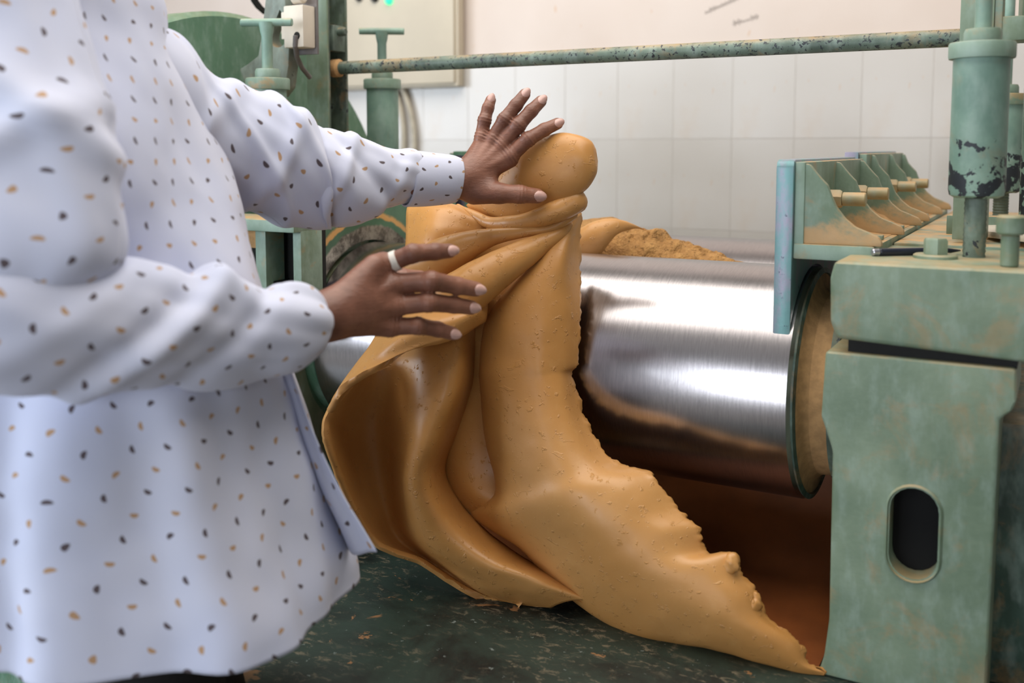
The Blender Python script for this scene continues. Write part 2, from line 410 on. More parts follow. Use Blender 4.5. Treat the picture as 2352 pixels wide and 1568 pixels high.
# housings
def rounded_slot(cx, cz, w, h, n=10):
    r = w / 2; pts = []
    for k in range(n + 1): a = math.pi * k / n; pts.append((cx + r * math.cos(a), cz + h/2 - r + r * math.sin(a)))
    for k in range(n + 1): a = math.pi + math.pi * k / n; pts.append((cx + r * math.cos(a), cz - h/2 + r + r * math.sin(a)))
    return pts
def housing(x0, x1, mirror):
    s = -1 if mirror else 1; cx = (x0 + x1) / 2
    X = lambda d: cx + s * d
    lo = lambda a, b: (min(X(a), X(b)), max(X(a), X(b)))
    hw = (x1 - x0) / 2
    # profile of the front column: a wide ledge under the cap, narrower leg below with a flared foot
    poly = [(X(-hw), 1.030), (X(hw), 1.030), (X(hw + .002), 0.985), (X(hw - .004), 0.970), (X(hw - .018), 0.958), (X(hw - .02), 0.62), (X(hw - .02), BED_Z), (X(-hw + .002), BED_Z), (X(-hw + .010), BED_Z + .03), (X(-hw + .016), 0.62), (X(-hw + .014), 0.88), (X(-hw + .002), 0.915), (X(-hw - .004), 0.93)]
    col = MB().prism(poly, 'y', 1.50, 1.66, 0.007, 3).build('housing_column', M['green'], mill)
    if not mirror:
        c = PY(2098, 1226, 1.50)
        w = 0.066; h = 0.135
        cut(col, [MB().prism(rounded_slot(c[0], c[2], w, h), 'y', 1.46, 1.63)])
        MB().prism(rounded_slot(c[0], c[2], w - .002, h - .002), 'y', 1.535, 1.628).build('slot_shade_plug', M['black'], col)  # black plug stands in for the shade deep inside the slot
        rim_o = rounded_slot(c[0], c[2], w + .012, h + .012, 14); rim_i = rounded_slot(c[0], c[2], w + .002, h + .002, 14)
        mb = MB(); n = len(rim_o)
        A = [mb.bm.verts.new((p[0], 1.4995, p[1])) for p in rim_o]; B = [mb.bm.verts.new((p[0]*.45 + q[0]*.55, 1.4955, p[1]*.45 + q[1]*.55)) for p, q in zip(rim_o, rim_i)]
        D = [mb.bm.verts.new((p[0], 1.503, p[1])) for p in rim_i]
        for k in range(n):
            k2 = (k + 1) % n
            mb.bm.faces.new([A[k], A[k2], B[k2], B[k]]); mb.bm.faces.new([B[k], B[k2], D[k2], D[k]])
        mb.build('slot_rim', M['green'], col, 80)
    a, b = lo(-hw + .01, hw - .03)
    web = MB().prism([(1.66, BED_Z), (2.75, BED_Z), (2.75, 0.75), (2.55, 0.72), (2.45, 0.66), (1.9, 0.66), (1.78, 0.72), (1.66, 0.74)], 'x', a, b, 0.006).build('housing_base', M['green_dark'], mill)
    a, b = lo(0.02, hw + .06)
    MB().box(a, b, 1.60, 2.75, BED_Z, 0.93, 0.008).build('housing_side', M['green_deep'], mill)
    a, b = lo(-hw + .04, hw - .01)
    MB().prism([(2.62, BED_Z), (2.78, BED_Z), (2.78, 1.14), (2.62, 1.14)], 'x', a, b, 0.006).build('housing_back_column', M['green_dark'], mill)
    # bearing blocks
    for y in (ROLL_Y, BACK_Y):
        a, b = lo(-hw + .055, hw - .02)
        MB().rev((0, y, ROLL_Z), (1, 0, 0), [(0, a), (.145, a), (.15, a + .006), (.15, b - .006), (.145, b), (0, b)], 40).build('bearing_block', M['green_dusty'], mill)
    return col
housing(FX0, FX1, False)
housing(LX0, LX1, True)

def cap(x0, x1, mirror):
    s = -1 if mirror else 1; cx = (x0 + x1) / 2; hw = (x1 - x0) / 2; X = lambda d: cx + s * d
    poly = [(X(-hw + .016), 1.050), (X(hw + .02), 1.040), (X(hw + .02), 1.165), (X(-hw + .01), 1.165), (X(-hw + .004), 1.140), (X(-hw + .006), 1.075)]
    o = MB().prism(poly, 'y', 1.60 if mirror else 1.497, 1.80, 0.008, 3).build('bearing_cap', M['green'], mill)
    MB().box(min(X(-hw + .03), X(hw)), max(X(-hw + .03), X(hw)), 1.515, 1.78, 1.028, 1.062).build('gap_shade', M['dark'], o)  # dark block filling the gap under the cap in place of its shade
    return o
capR = cap(FX0, FX1, False); capL = cap(LX0, LX1, True)
def hexbolt(parent, p, r, h, washer=True, shaft=0.0):
    mb = MB(); p = Vector(p)
    z = 0
    if washer: mb.rev(p, (0, 0, 1), [(0, 0), (r * 1.75, 0), (r * 1.75, .004), (r * 1.6, .006), (0, .006)], 24); z = .006
    mb.hexa(p + Vector((0, 0, z)), (0, 0, 1), r, h)
    return mb.build('hex_bolt', M['green'], parent)
b1 = PZ(2148, 592, 1.165); hexbolt(capR, b1, 0.018, 0.024)
b2 = PZ(2318, 612, 1.165)
MB().cyl(b2, b2 + np.array([0, 0, .045]), 0.012, 18, .002).cyl(b2 + np.array([0, 0, .045]), b2 + np.array([0, 0, .072]), 0.019, 22, .003).build('cap_screw', M['green'], capR)
hexbolt(capL, (-1.45, 1.66, 1.165), 0.018, 0.024)
# dusty deck behind the cap
def deck(x0, x1, xin, mirror):
    o = MB().box(x0, x1, 1.79, 2.78, 1.125, 1.170, 0.004).build('deck_plate', M['green_dusty'], mill)
    return o
deckR = deck(-0.250, FX1 + .02, -.376, False); deckL = deck(LX0 - .02, -1.44, -1.31, True)
MB().box(-0.19, -0.06, 2.02, 2.06, 1.168, 1.205, .003).box(-.186, -.15, 2.061, 2.3, 1.168, 1.19, .002).build('clamp_bar', M['green_dusty'], deckR)
def wedge():
    p = [PZ(2258, 512, 1.19), PZ(2352, 490, 1.20), PZ(2420, 520, 1.20), PZ(2400, 545, 1.195), PZ(2262, 530, 1.185)]
    mb = MB(); lo = [mb.bm.verts.new(Vector(q) - Vector((0, 0, .012))) for q in p]; hi = [mb.bm.verts.new(q) for q in p]
    fs = [mb.bm.faces.new(lo[::-1]), mb.bm.faces.new(hi)]
    for k in range(5): fs.append(mb.bm.faces.new([lo[k], lo[(k+1) % 5], hi[(k+1) % 5], hi[k]]))
    mb._bev(fs, .004); mb.build('cover_sheet', M['cream_box'], deckR, label='bent pale cover sheet on the deck')
wedge()

# cheek plates with ribbed brackets
def arc_pts(cy, r, a0, a1, n): return [(cy + r * math.cos(math.radians(a0 + (a1 - a0) * k / n)), ROLL_Z + r * math.sin(math.radians(a0 + (a1 - a0) * k / n))) for k in range(n + 1)]
def guide(xi, s, ys, zt, y0, y1, first):
    """cheek plate whose inner face is at xi; s=+1: bracket grows to +x"""
    rr = ROLL_R + .004
    if first:
        prof = [(y0, 1.004), (y0, zt - .012), (y0 + .004, zt - .003), (y0 + .014, zt), (y1, zt)]
        prof += [(y1, ROLL_Z + math.sqrt(max(rr**2 - (y1 - ROLL_Y)**2, 0)) if abs(y1 - ROLL_Y) < rr else 1.0)]
        a_end = math.degrees(math.acos(max(-1, min(1, (y0 + .006 - ROLL_Y) / rr))))
        a_st = math.degrees(math.acos(max(-1, min(1, (min(y1, ROLL_Y + rr * .98) - ROLL_Y) / rr))))
        prof = prof[:-1] + [(y1, 1.0)] if y1 > ROLL_Y + rr else prof
        prof += [p for p in arc_pts(ROLL_Y, rr, a_st, a_end, 16)]
    else:
        prof = [(y0, 1.0), (y0, zt), (y1 - .014, zt), (y1, zt - .012), (y1, 1.06), (BACK_Y + rr * 1.02, 1.0)]
        prof += arc_pts(BACK_Y, rr, 22, 158, 16)
    x0, x1 = sorted((xi, xi + s * .028))
    mat = M['edge'] if s > 0 else M['cheek']
    o = MB().prism(prof, 'x', x0, x1, 0.003, 2).build('cheek_plate', mat, mill, 30)
    if s < 0: MB().box(x0 - .004, x1 + .001, y0 - .004, y0 + .012, 1.004, zt - .01, .003).build('plate_edge', M['edge_dark'], o)
    # flange frame
    xa = xi + s * .028
    bx = lambda d0, d1: sorted((xa + s * d0, xa + s * d1))
    a, b = bx(0, .016); MB().box(a, b, y0 + .008, y1 - .001, 1.166, zt - .004, .003).build('flange', M['green_dusty'], o)
    a, b = bx(0, .124); MB().box(a, b, y0 + .006, y1, 1.153, 1.178, .004).build('foot', M['green_dusty'], o)
    # ribs
    curve = [(0.0, 1.178), (0.122, 1.178), (0.121, 1.186), (0.116, 1.193), (0.100, 1.200), (0.082, 1.207), (0.066, 1.220), (0.052, 1.238), (0.043, 1.258), (0.038, 1.272), (0.030, 1.280), (0.018, 1.294), (0.010, zt - .008), (0.0, zt - .006)]
    poly = [(s * p[0], p[1]) for p in curve]
    rib = MB().prism(poly, 'y', -.007, .007, 0.003, 2).mesh('rib')
    for k, y in enumerate(ys):
        link('rib', rib, M['green_rib'], o, (xa + s * .012, y, 0))
    # hold-down bolts between the ribs
    bm_ = MB().hexa((0, 0, 0), (s, 0, 0), .016, .024).cyl((s * .024, 0, 0), (s * .062, 0, 0), .0115, 16, .0015).mesh('bolt')
    for k in range(len(ys) - 1):
        for q in ([0.5] if first is False else [0.45]):
            link('bolt', bm_, M['green_bolt'], o, (xa + s * .028, ys[k] + (ys[k+1] - ys[k]) * q, 1.245))
    fb = MB().box(-.022, .022, -.009, .009, 0, .008, .002).mesh('toe_clip')
    for k in range(len(ys) - 1):
        link('toe_clip', fb, M['green_dusty'], o, (xa + s * .095, (ys[k] + ys[k+1]) / 2, 1.178))
    # drifts of rubber dust banked in the pockets
    for k in range(len(ys) - 1):
        mb = MB(); n = 8; m = 6; g = []
        for i in range(n + 1):
            row = []
            for j in range(m + 1):
                u = i / n; v = j / m
                x = xa + s * (.014 + .100 * u); yy = ys[k] + .006 + (ys[k+1] - ys[k] - .012) * v
                z = 1.1775 + (.050 + .02 * v) * (1 - u) ** 2.0 * (0.8 + .5 * mnoise.noise((yy * 17, u * 5, k + s))) * (1 if k else 0.45) + .001
                row.append(mb.bm.verts.new((x, yy, z)))
            g.append(row)
        for i in range(n):
            for j in range(m): mb.bm.faces.new([g[i][j], g[i+1][j], g[i+1][j+1], g[i][j+1]])
        d = mb.build('dust_drift', M['dust'], o); d['kind'] = 'stuff'
    return o
guide(-0.404, 1, [1.618, 1.86, 2.10], 1.312, 1.600, 2.13, True)
guide(-0.404, 1, [2.235, 2.48, 2.68], 1.322, 2.16, 2.70, False)
guide(-1.342, -1, [1.618, 1.86, 2.10], 1.312, 1.600, 2.13, True)
guide(-1.342, -1, [2.235, 2.48, 2.68], 1.322, 2.16, 2.70, False)

# roll-setting screw barrels
def barrel(x, y, zb, zt, handle, ang=0.0, mat='green_chip'):
    o = MB().rev((x, y, 0), (0, 0, 1), [(0, zb), (.031, zb), (.038, zb + .004), (.0398, zb + .012), (.0395, zt - .03), (.0395, zt), (0, zt)], 40).build('screw_barrel', M[mat], mill)
    MB().rev((x, y, 0), (0, 0, 1), [(0, zt - .024), (.0458, zt - .024), (.0466, zt - .021), (.0466, zt - .003), (.045, zt), (0, zt)], 40).build('barrel_flange', M['green_dusty'], o)
    MB().rev((x, y, 0), (0, 0, 1), [(0, zt), (.0265, zt), (.0265, zt + .014), (.024, zt + .020), (0, zt + .020)], 30).build('barrel_collar', M['green_dusty'], o)
    MB().rev((x, y, 0), (0, 0, 1), [(0, 1.158), (.0165, 1.158)] + [(.0165 - (.0012 if k % 2 else 0), 1.158 + (zb - 1.158) * k / 24) for k in range(1, 25)] + [(0, zb)], 20).build('screw_stem', M['green_grime'], o)
    if handle:
        zs = zt + .020; zh = zs + .098
        MB().rev((x, y, 0), (0, 0, 1), [(0, zs - .01), (.0115, zs - .01), (.0115, zh - .03), (.014, zh - .02), (.017, zh), (0, zh)], 20).build('screw_spindle', M['green_chip'], o)
        d = Vector((math.cos(ang), math.sin(ang), 0)) * .062
        c = Vector((x, y, zh))
        MB().cyl(c - d * .9, c + d * .9, .0085, 16, .0015).build('t_handle', M['green_chip'], o)
    else:
        MB().rev((x, y, 0), (0, 0, 1), [(0, zt + .02), (.012, zt + .02), (.012, zt + .3), (0, zt + .3)], 18).build('screw_spindle', M['green_chip'], o)
    return o
ztR = 1.475
barrel(-0.116, 1.66, 1.255, 1.487, False)
barrel(-0.121, 2.45, 1.232, 1.448, False)
lc1 = PX(615, 180, -1.50); lc2 = PX(878, 182, -1.50)
barrel(-1.50, float(lc1[1]), 1.23, float(lc1[2]), True, YAW - .08, 'green_chip')
barrel(-1.50, float(lc2[1]), 1.23, float(lc2[2]), True, YAW + .06, 'green_chip')

# channel posts carrying the safety bar
def channel(x0, x1, y0, y1, z0, z1, openx):
    t = .008
    if openx > 0: poly = [(x0, y0), (x1, y0), (x1, y0 + t), (x0 + t, y0 + t), (x0 + t, y1 - t), (x1, y1 - t), (x1, y1), (x0, y1)]
    else: poly = [(x1, y0), (x0, y0), (x0, y0 + t), (x1 - t, y0 + t), (x1 - t, y1 - t), (x0, y1 - t), (x0, y1), (x1, y1)]
    return MB().prism(poly, 'z', z0, z1, .0015).build('channel_post', M['green_grime'] if openx > 0 else M['green'], mill)
postL = channel(-1.562, -1.502, 1.832, 1.905, 1.176, 2.25, 1)
MB().box(-1.563, -1.501, 1.828, 1.8335, 1.176, 2.25, .001).build('post_face', M['green'], postL)
postR = channel(-0.163, -0.112, 1.832, 1.905, 1.176, 2.25, -1)
MB().box(-.112, -.100, 1.836, 1.90, 1.50, 2.25, .002).build('post_strip', M['green_dusty'], postR)
bl = PY(776, 157, 1.868); br = PY(2204, 86, 1.868); zb_ = (bl[2] + br[2]) / 2
bar = MB().cyl((float(bl[0]) - .004, 1.868, zb_), (-0.135, 1.868, zb_), .0152, 24, .003).build('safety_bar', M['bar'], mill, label='long round safety bar across the mill')
MB().cyl((float(bl[0]) - .02, 1.868, zb_), (float(bl[0]) + .012, 1.868, zb_), .021, 24, .007).build('bar_boss', M['dust'], bar)
MB().box(-.128, -.066, 1.838, 1.898, 1.505, 1.545, .004).cyl((-.066, 1.868, 1.524), (-.05, 1.868, 1.524), .012, 14, .003).build('bar_clamp', M['green'], bar)
MB().cyl((-1.51, 1.868, 1.60), (-1.478, 1.868, 1.60), .010, 12, .003).box(-1.520, -1.497, 1.845, 1.89, 1.555, 1.615, .002).build('clip_bolt', M['green_grime'], postL)
rod = MB().cyl((-.055, 1.95, 1.18), (-.055, 1.95, 2.2), .013, 16).build('tie_rod', M['green_chip'], mill)
MB().hexa((-.055, 1.95, 1.55), (0, 0, 1), .028, .045).build('tie_rod_nut', M['green'], rod)

# limit switch and cable on the left post
q0 = PY(665, 112, 1.70); q1 = PY(708, 12, 1.70)
sw = MB().box(float(q0[0]), float(q1[0]), 1.682, 1.722, float(q0[2]), float(q1[2]), .004).build('switch_box', M['cream_box'], mill, label='cream limit switch box beside the channel post')
h0 = PY(682, 82, 1.682)
MB().cyl((float(h0[0]), 1.6815, float(h0[2])), (float(h0[0]), 1.69, float(h0[2])), .0085, 18).build('cable_gland', M['dark'], sw)
t0 = PY(686, -6, 1.70); MB().cyl((float(t0[0]) - .016, 1.70, float(t0[2])), (float(t0[0]) + .016, 1.70, float(t0[2])), .014, 16, .004).build('switch_roller', M['cream_box'], sw)
MB().box(float(q0[0]) - .012, float(q0[0]) + .002, 1.688, 1.718, float(q0[2]) + .02, float(q1[2]) - .012, .002).build('switch_cover', M['cream_box'], sw)
MB().box(float(q0[0]) - .02, float(q1[0]) + .004, 1.723, 1.729, float(q0[2]) - .012, float(q1[2]) + .03, .001).build('switch_bracket', M['cable'], sw)
cp = [(h0[0], 1.678, h0[2])] + [tuple(PY(px, py, 1.68 + .03 * k)) for k, (px, py) in enumerate([(678, 104), (682, 130), (694, 156), (712, 178)])]
MB().tube(cp, .0055, 10).build('switch_cable', M['cable'], sw)

# cast lever with an eye, behind the left barrels
def lever():
    Y = 1.70
    out = [(612, -30), (652, -30), (657, 30), (664, 66), (664, 100), (662, 150), (656, 200), (640, 222), (574, 222), (549, 158), (566, 148), (592, 128), (601, 70)]
    poly = [(float(PY(px, py, Y)[0]), float(PY(px, py, Y)[2])) for px, py in out]
    o = MB().prism(poly, 'y', Y, Y + .035, .005, 2).build('cast_lever', M['lever'], mill)
    c = PY(638, 82, Y); cut(o, [MB().cyl((c[0], Y - .05, c[2]), (c[0], Y + .1, c[2]), .026, 28)])
    c2 = PY(636, 30, Y); cut(o, [MB().prism([(float(PY(px, py, Y)[0]), float(PY(px, py, Y)[2])) for px, py in [(628, 60), (642, 22), (652, 34), (648, 58)]], 'y', Y - .05, Y + .1)])
    return o
lever()
# round guard over the bull gear
gu = MB().rev((0, 1.76, 1.03), (1, 0, 0), [(0, -1.96), (.60, -1.96), (.617, -1.945), (.617, -1.735), (.605, -1.722), (0, -1.722)], 96).build('gear_guard', M['green_guard'], mill, 30, label='large round green gear guard')
MB().rev((0, 1.76, 1.03), (1, 0, 0), [(0, -1.722), (.13, -1.722), (.12, -1.70), (0, -1.70)], 40).build('guard_boss', M['green_guard'], gu)
wires = MB()
for k in range(3):
    wires.tube([tuple(PX(px + k * 5, py, -1.80)) for px, py in [(575, -20), (580, 2), (590, 16), (606, 30)]], .004, 8)
wires.build('guard_wires', M['dark'], gu)
# open box frame on the front of the left housing
def boxframe():
    Y = 1.495
    P2 = lambda px, py: (float(PY(px, py, Y)[0]), float(PY(px, py, Y)[2]))
    x0, z1 = P2(560, 500); x1, _ = P2(690, 500); _, z0 = P2(600, 660)
    mb = MB()
    mb.box(x0 - .12, x1, Y - .02, 1.6, z1 - .024, z1, .004)
    a = P2(586, 560)[0]; b = P2(610, 560)[0]; mb.box(a, b, Y, 1.55, z0 - .1, z1 - .02, .003)
    a = P2(672, 560)[0]; mb.box(a, x1, Y, 1.56, z0 - .1, z1 - .02, .003)
    o = mb.build('open_box_frame', M['green_dusty'], mill)
    mb = MB().box(x0 - .12, x1, 1.56, 1.57, z0 - .1, z1 - .02).build('frame_shade_sheet', M['dark'], o)  # dark sheet added to give the open frame a shaded interior
    MB().box(x0 - .02, P2(586, 560)[0], Y + .02, 1.55, P2(580, 572)[1], z1 - .024).build('frame_block', M['dust'], o)
boxframe()

# ------------------------------------------------------------------ loose things on the machine and the wall
def pen():
    a = PZ(2003, 579, 1.1712); b = PZ(2320, 573, 1.1712)
    # two thirds of a hand's length, lying across the cap behind the bolt head
    d = Vector(b - a); L = d.length; d.normalize(); a = Vector(a)
    root = empty('ballpoint_pen', (a.x, a.y, 1.1653), 'dark ballpoint pen with silver end lying on the green bearing cap', 'pen')
    MB().cyl(a + d * .012, a + d * min(.1, L), .0058, 16, .001).build('barrel', M['pen_dark'], root)
    MB().cyl(a, a + d * .012, .0056, 16, .0015).build('end_cap', M['pen_silver'], root)
    MB().rev(a + d * min(.1, L), d, [(.0058, 0), (.004, .03), (.0012, .048), (0, .05)], 16).build('tip', M['pen_dark'], root)
M['pen_dark'] = plain('pen_plastic', srgb(34, 38, 52), 0.3, 0, 0.05, 30, 0)
M['pen_silver'] = plain('pen_metal', srgb(190, 190, 200), 0.3, 0.9, 0.05, 30, 0)
pen()
def cabinet():
    Y = WALL_Y - 0.065
    x1 = float(PY(1050, 195, Y)[0]); z0 = float(PY(1050, 197, Y)[2])
    root = empty('control_cabinet', (x1 - .35, WALL_Y - .1, z0), 'cream wall-mounted control cabinet with a lit green lamp', 'cabinet')
    MB().box(x1 - .75, x1, Y + .008, WALL_Y - .016, z0, z0 + .85, .004).build('body', M['cabinet'], root)
    door = MB().box(x1 - .735, x1 - .012, Y - .004, Y + .010, z0 + .012, z0 + .84, .003).build('door', M['cabinet'], root)
    for px, py, nm, mt, r in [(895, 2, 'green_lamp', 'lamp_green', .0125), (862, -4, 'knob', 'knob_dark', .014), (826, -4, 'knob', 'knob_dark', .012)]:
        c = PY(px, py, Y - .004)
        o = MB().rev((c[0], Y - .004, c[2]), (0, -1, 0), [(0, 0), (r * 1.2, 0), (r * 1.2, .004), (r, .006), (r, .014), (r * .7, .018), (0, .019)], 22).build(nm, M[mt], door)
M['cabinet'] = plain('cabinet_enamel', srgb(206, 194, 172), 0.5, 0, 0.04, 5, 0.05)
M['knob_dark'] = plain('knob_plastic', srgb(44, 42, 40), 0.4, 0, 0.1, 30, 0)
t_ = NT('green_lamp_glow'); t_.col(srgb(20, 200, 110)); t_.b.inputs['Emission Color'].default_value = srgb(40, 230, 140); t_.b.inputs['Emission Strength'].default_value = 2.2; M['lamp_green'] = t_.m
cabinet()
for k, (a, b, c) in enumerate([((905, 205), (935, 270), (925, 360)), ((925, 203), (960, 285), (950, 365))]):
    pts = []
    A, B, C_ = [np.array(PY(*q, WALL_Y - .03)) for q in (a, b, c)]
    for i in range(15):
        t = i / 14; pts.append(tuple((1-t)**2 * A + 2*t*(1-t) * B * 1.0 + t*t * C_))
    pts += [(pts[-1][0] - .01, WALL_Y - .03, pts[-1][2] - .25), (pts[-1][0], WALL_Y - .03, .05)]
    o = MB().tube(pts, .0105, 10).build('wall_cable', M['pale_cable'])
    tag(o, ['pale wall cable below the control cabinet, the one nearer the channel post', 'pale wall cable below the control cabinet, the one farther from the channel post'][k], 'cable', 'cables below the cabinet')

# ------------------------------------------------------------------ rubber sheet being pulled off the roll
def rubber_mat(name, rough_lump=False):
    t = NT(name)
    n = t.noise(3.0, 4, 0.5); n2 = t.noise(140, 3, 0.6); n3 = t.noise(46, 5, 0.7, dist=0.5); n4 = t.noise(20, 4, 0.6, stretch=(1, 1, 2.2), dist=1.2)
    c = t.mix(t.ramp(n, 0.3, 0.7), srgb(191, 136, 73), srgb(205, 153, 93)) if not rough_lump else t.mix(t.ramp(n3, 0.3, 0.7), srgb(160, 116, 64), srgb(186, 140, 82))
    c = t.mix(t.math('MULTIPLY', t.ramp(n3, 0.5, 0.8), 0.25), c, srgb(214, 168, 108))
    t.col(c)
    t.rough(t.math('ADD', 0.30 if not rough_lump else 0.75, t.math('MULTIPLY', n3, 0.16)))
    t.b.inputs['Specular IOR Level'].default_value = 0.5
    t.b.inputs['Subsurface Weight'].default_value = 0.08; t.b.inputs['Subsurface Radius'].default_value = (0.02, 0.01, 0.004); t.b.inputs['Subsurface Scale'].default_value = 0.25
    pim = t.ramp(t.noise(85, 4, 0.6), 0.60, 0.70)
    h = t.math('ADD', t.math('MULTIPLY', pim, 0.8), t.math('ADD', t.math('MULTIPLY', n2, 0.10 if not rough_lump else 1.2), t.math('MULTIPLY', t.ramp(n4, 0.66, 0.70), 0.35)))
    t.bump(h, 0.45 if not rough_lump else 0.9, 0.0038 if not rough_lump else 0.006)
    return t.m
M['rubber'] = rubber_mat('ochre_rubber')
M['rubber_rough'] = rubber_mat('ochre_rubber_crumbly', True)

def cr(P, n):
    """Catmull-Rom through the points along axis 0, n samples per span"""
    P = np.asarray(P, float); out = []
    m = len(P)
    for i in range(m - 1):
        p0 = P[i-1] if i > 0 else 2 * P[0] - P[1]; p1, p2 = P[i], P[i+1]; p3 = P[i+2] if i + 2 < m else 2 * P[-1] - P[-2]
        for k in range(n):
            t = k / n
            out.append(0.5 * ((2*p1) + (-p0 + p2) * t + (2*p0 - 5*p1 + 4*p2 - p3) * t*t + (-p0 + 3*p1 - 3*p2 + p3) * t**3))
    out.append(P[-1]); return np.array(out)
def grid_normals(G):
    du = np.gradient(G, axis=0); dv = np.gradient(G, axis=1)
    N = np.cross(du, dv); N /= np.linalg.norm(N, axis=2, keepdims=True) + 1e-12
    return N
def fbm(p, o=4, lac=2.1):
    a = 1.0; s = 0.0; f_ = 1.0
    for _ in range(o):
        s += a * mnoise.noise(Vector(p) * f_); f_ *= lac; a *= 0.5
    return s
class Soup:
    """collects vertices and faces of one continuous mesh"""
    def __init__(s): s.v = []; s.f = []; s.uv = {}
    def grid(s, G, flip=False, wrap=False, uv=None):
        n, m = G.shape[:2]; b = len(s.v); s.v += [tuple(p) for p in G.reshape(-1, 3)]
        for i in range(n - 1):
            for j in range(m if wrap else m - 1):
                j2 = (j + 1) % m
                q = [b + i*m + j, b + (i+1)*m + j, b + (i+1)*m + j2, b + i*m + j2]
                s.f.append(q[::-1] if flip else q)
        return b
    def cap(s, ring): s.f.append(list(ring))
    def mesh(s, name, ang=60, weld=0.0):
        me = bpy.data.meshes.new(name); me.from_pydata(s.v, [], s.f); me.validate()
        bm = bmesh.new(); bm.from_mesh(me)
        if weld > 0: bmesh.ops.remove_doubles(bm, verts=bm.verts, dist=weld)
        bmesh.ops.recalc_face_normals(bm, faces=bm.faces); bm.to_mesh(me); bm.free()
        me.shade_smooth(); me.set_sharp_from_angle(angle=math.radians(ang)); return me
def pgrid(rows, nu=10, nv=8):
    W = np.array([[PY(*p) for p in r] for r in rows])
    W = cr(W, nu); W = np.swapaxes(cr(np.swapaxes(W, 0, 1), nv), 0, 1)
    return W
def sheet(S, rows, th=0.011, nu=10, nv=8, wob=0.0025, torn=(), amp=0.006, seed=0.0):
    G = pgrid(rows, nu, nv); n, m = G.shape[:2]
    N = grid_normals(G)
    view = G - CAM; s = np.where((N * view).sum(2, keepdims=True) > 0, -1.0, 1.0)
    if np.mean(s) < 0: N = -N
    # torn edges: push the border in and out within the sheet
    for e in torn:
        for i in range(n if e in 'LR' else m):
            idx = (i, 0) if e == 'L' else (i, m-1) if e == 'R' else (0, i) if e == 'T' else (n-1, i)
            inn = (i, 2) if e == 'L' else (i, m-3) if e == 'R' else (2, i) if e == 'T' else (n-3, i)
            d = G[idx] - G[inn]; d /= np.linalg.norm(d) + 1e-9
            p = G[idx]; k = 0.7 * fbm((p[0]*26 + seed, p[1]*26, p[2]*26), 5) + 0.8 * (0.35 - abs(mnoise.noise(Vector((p[0]*95 + seed, p[1]*95, p[2]*95)))))
            G[idx] = p + d * amp * k + N[idx] * amp * 0.35 * fbm((p[0]*60, p[1]*60 + 5, p[2]*60 + seed), 3)
    if wob:
        for i in range(n):
            for j in range(m):
                p = G[i, j]; G[i, j] = p + N[i, j] * wob * fbm((p[0]*9 + seed, p[1]*9, p[2]*9), 3)
    Bk = G - N * th
    # rounded border: front and back share a mid line pushed out a little
    f0 = S.grid(G); b0 = S.grid(Bk, flip=True)
    def ring():
        return [(0, j) for j in range(m)] + [(i, m-1) for i in range(1, n)] + [(n-1, j) for j in range(m-2, -1, -1)] + [(i, 0) for i in range(n-2, 0, -1)]
    R = ring(); mid = []
    for (i, j) in R:
        ii = min(max(i, 1), n-2); jj = min(max(j, 1), m-2)
        d = G[i, j] - G[ii, jj]; d /= np.linalg.norm(d) + 1e-9
        mid.append(len(S.v)); S.v.append(tuple((G[i, j] + Bk[i, j]) / 2 + d * th * 0.45))
    for k in range(len(R)):
        a = R[k]; b = R[(k+1) % len(R)]; k2 = (k+1) % len(R)
        S.f.append([f0 + a[0]*m + a[1], f0 + b[0]*m + b[1], mid[k2], mid[k]])
        S.f.append([mid[k], mid[k2], b0 + b[0]*m + b[1], b0 + a[0]*m + a[1]])
    return G
def roll_loft(S, st, flat=0.6, seg=40, per=8, wob=0.004, seed=0.0, arcs=0.0):
    """pillow of rubber between an upper and a lower outline: st = (top px, top py, bottom px, bottom py, Y)"""
    C0 = np.array([list(PY(a, b, e)) + list(PY(c, d, e)) for a, b, c, d, e in st]); C1 = cr(C0, per); n = len(C1); rings = []
    for i in range(n):
        top, bot = C1[i, :3], C1[i, 3:]; c = (top + bot) / 2; up = (top - bot) / 2; r = np.linalg.norm(up)
        v = c - CAM; v /= np.linalg.norm(v); ring = []
        for k in range(seg):
            a = 2 * math.pi * k / seg; p = c + up * math.cos(a) + v * r * flat * math.sin(a)
            nr = up / r * math.cos(a) + v * math.sin(a)
            w = wob * fbm((p[0]*8 + seed, p[1]*8, p[2]*8), 3) + arcs * math.sin(i / n * 19 + 2.5 * math.cos(a)) * (0.3 + 0.7 * i / n)
            ring.append(p + nr * w)
        rings.append(ring)
    b0 = S.grid(np.array(rings), wrap=True)
    S.cap([b0 + k for k in range(seg)][::-1]); S.cap([b0 + (n-1)*seg + k for k in range(seg)])
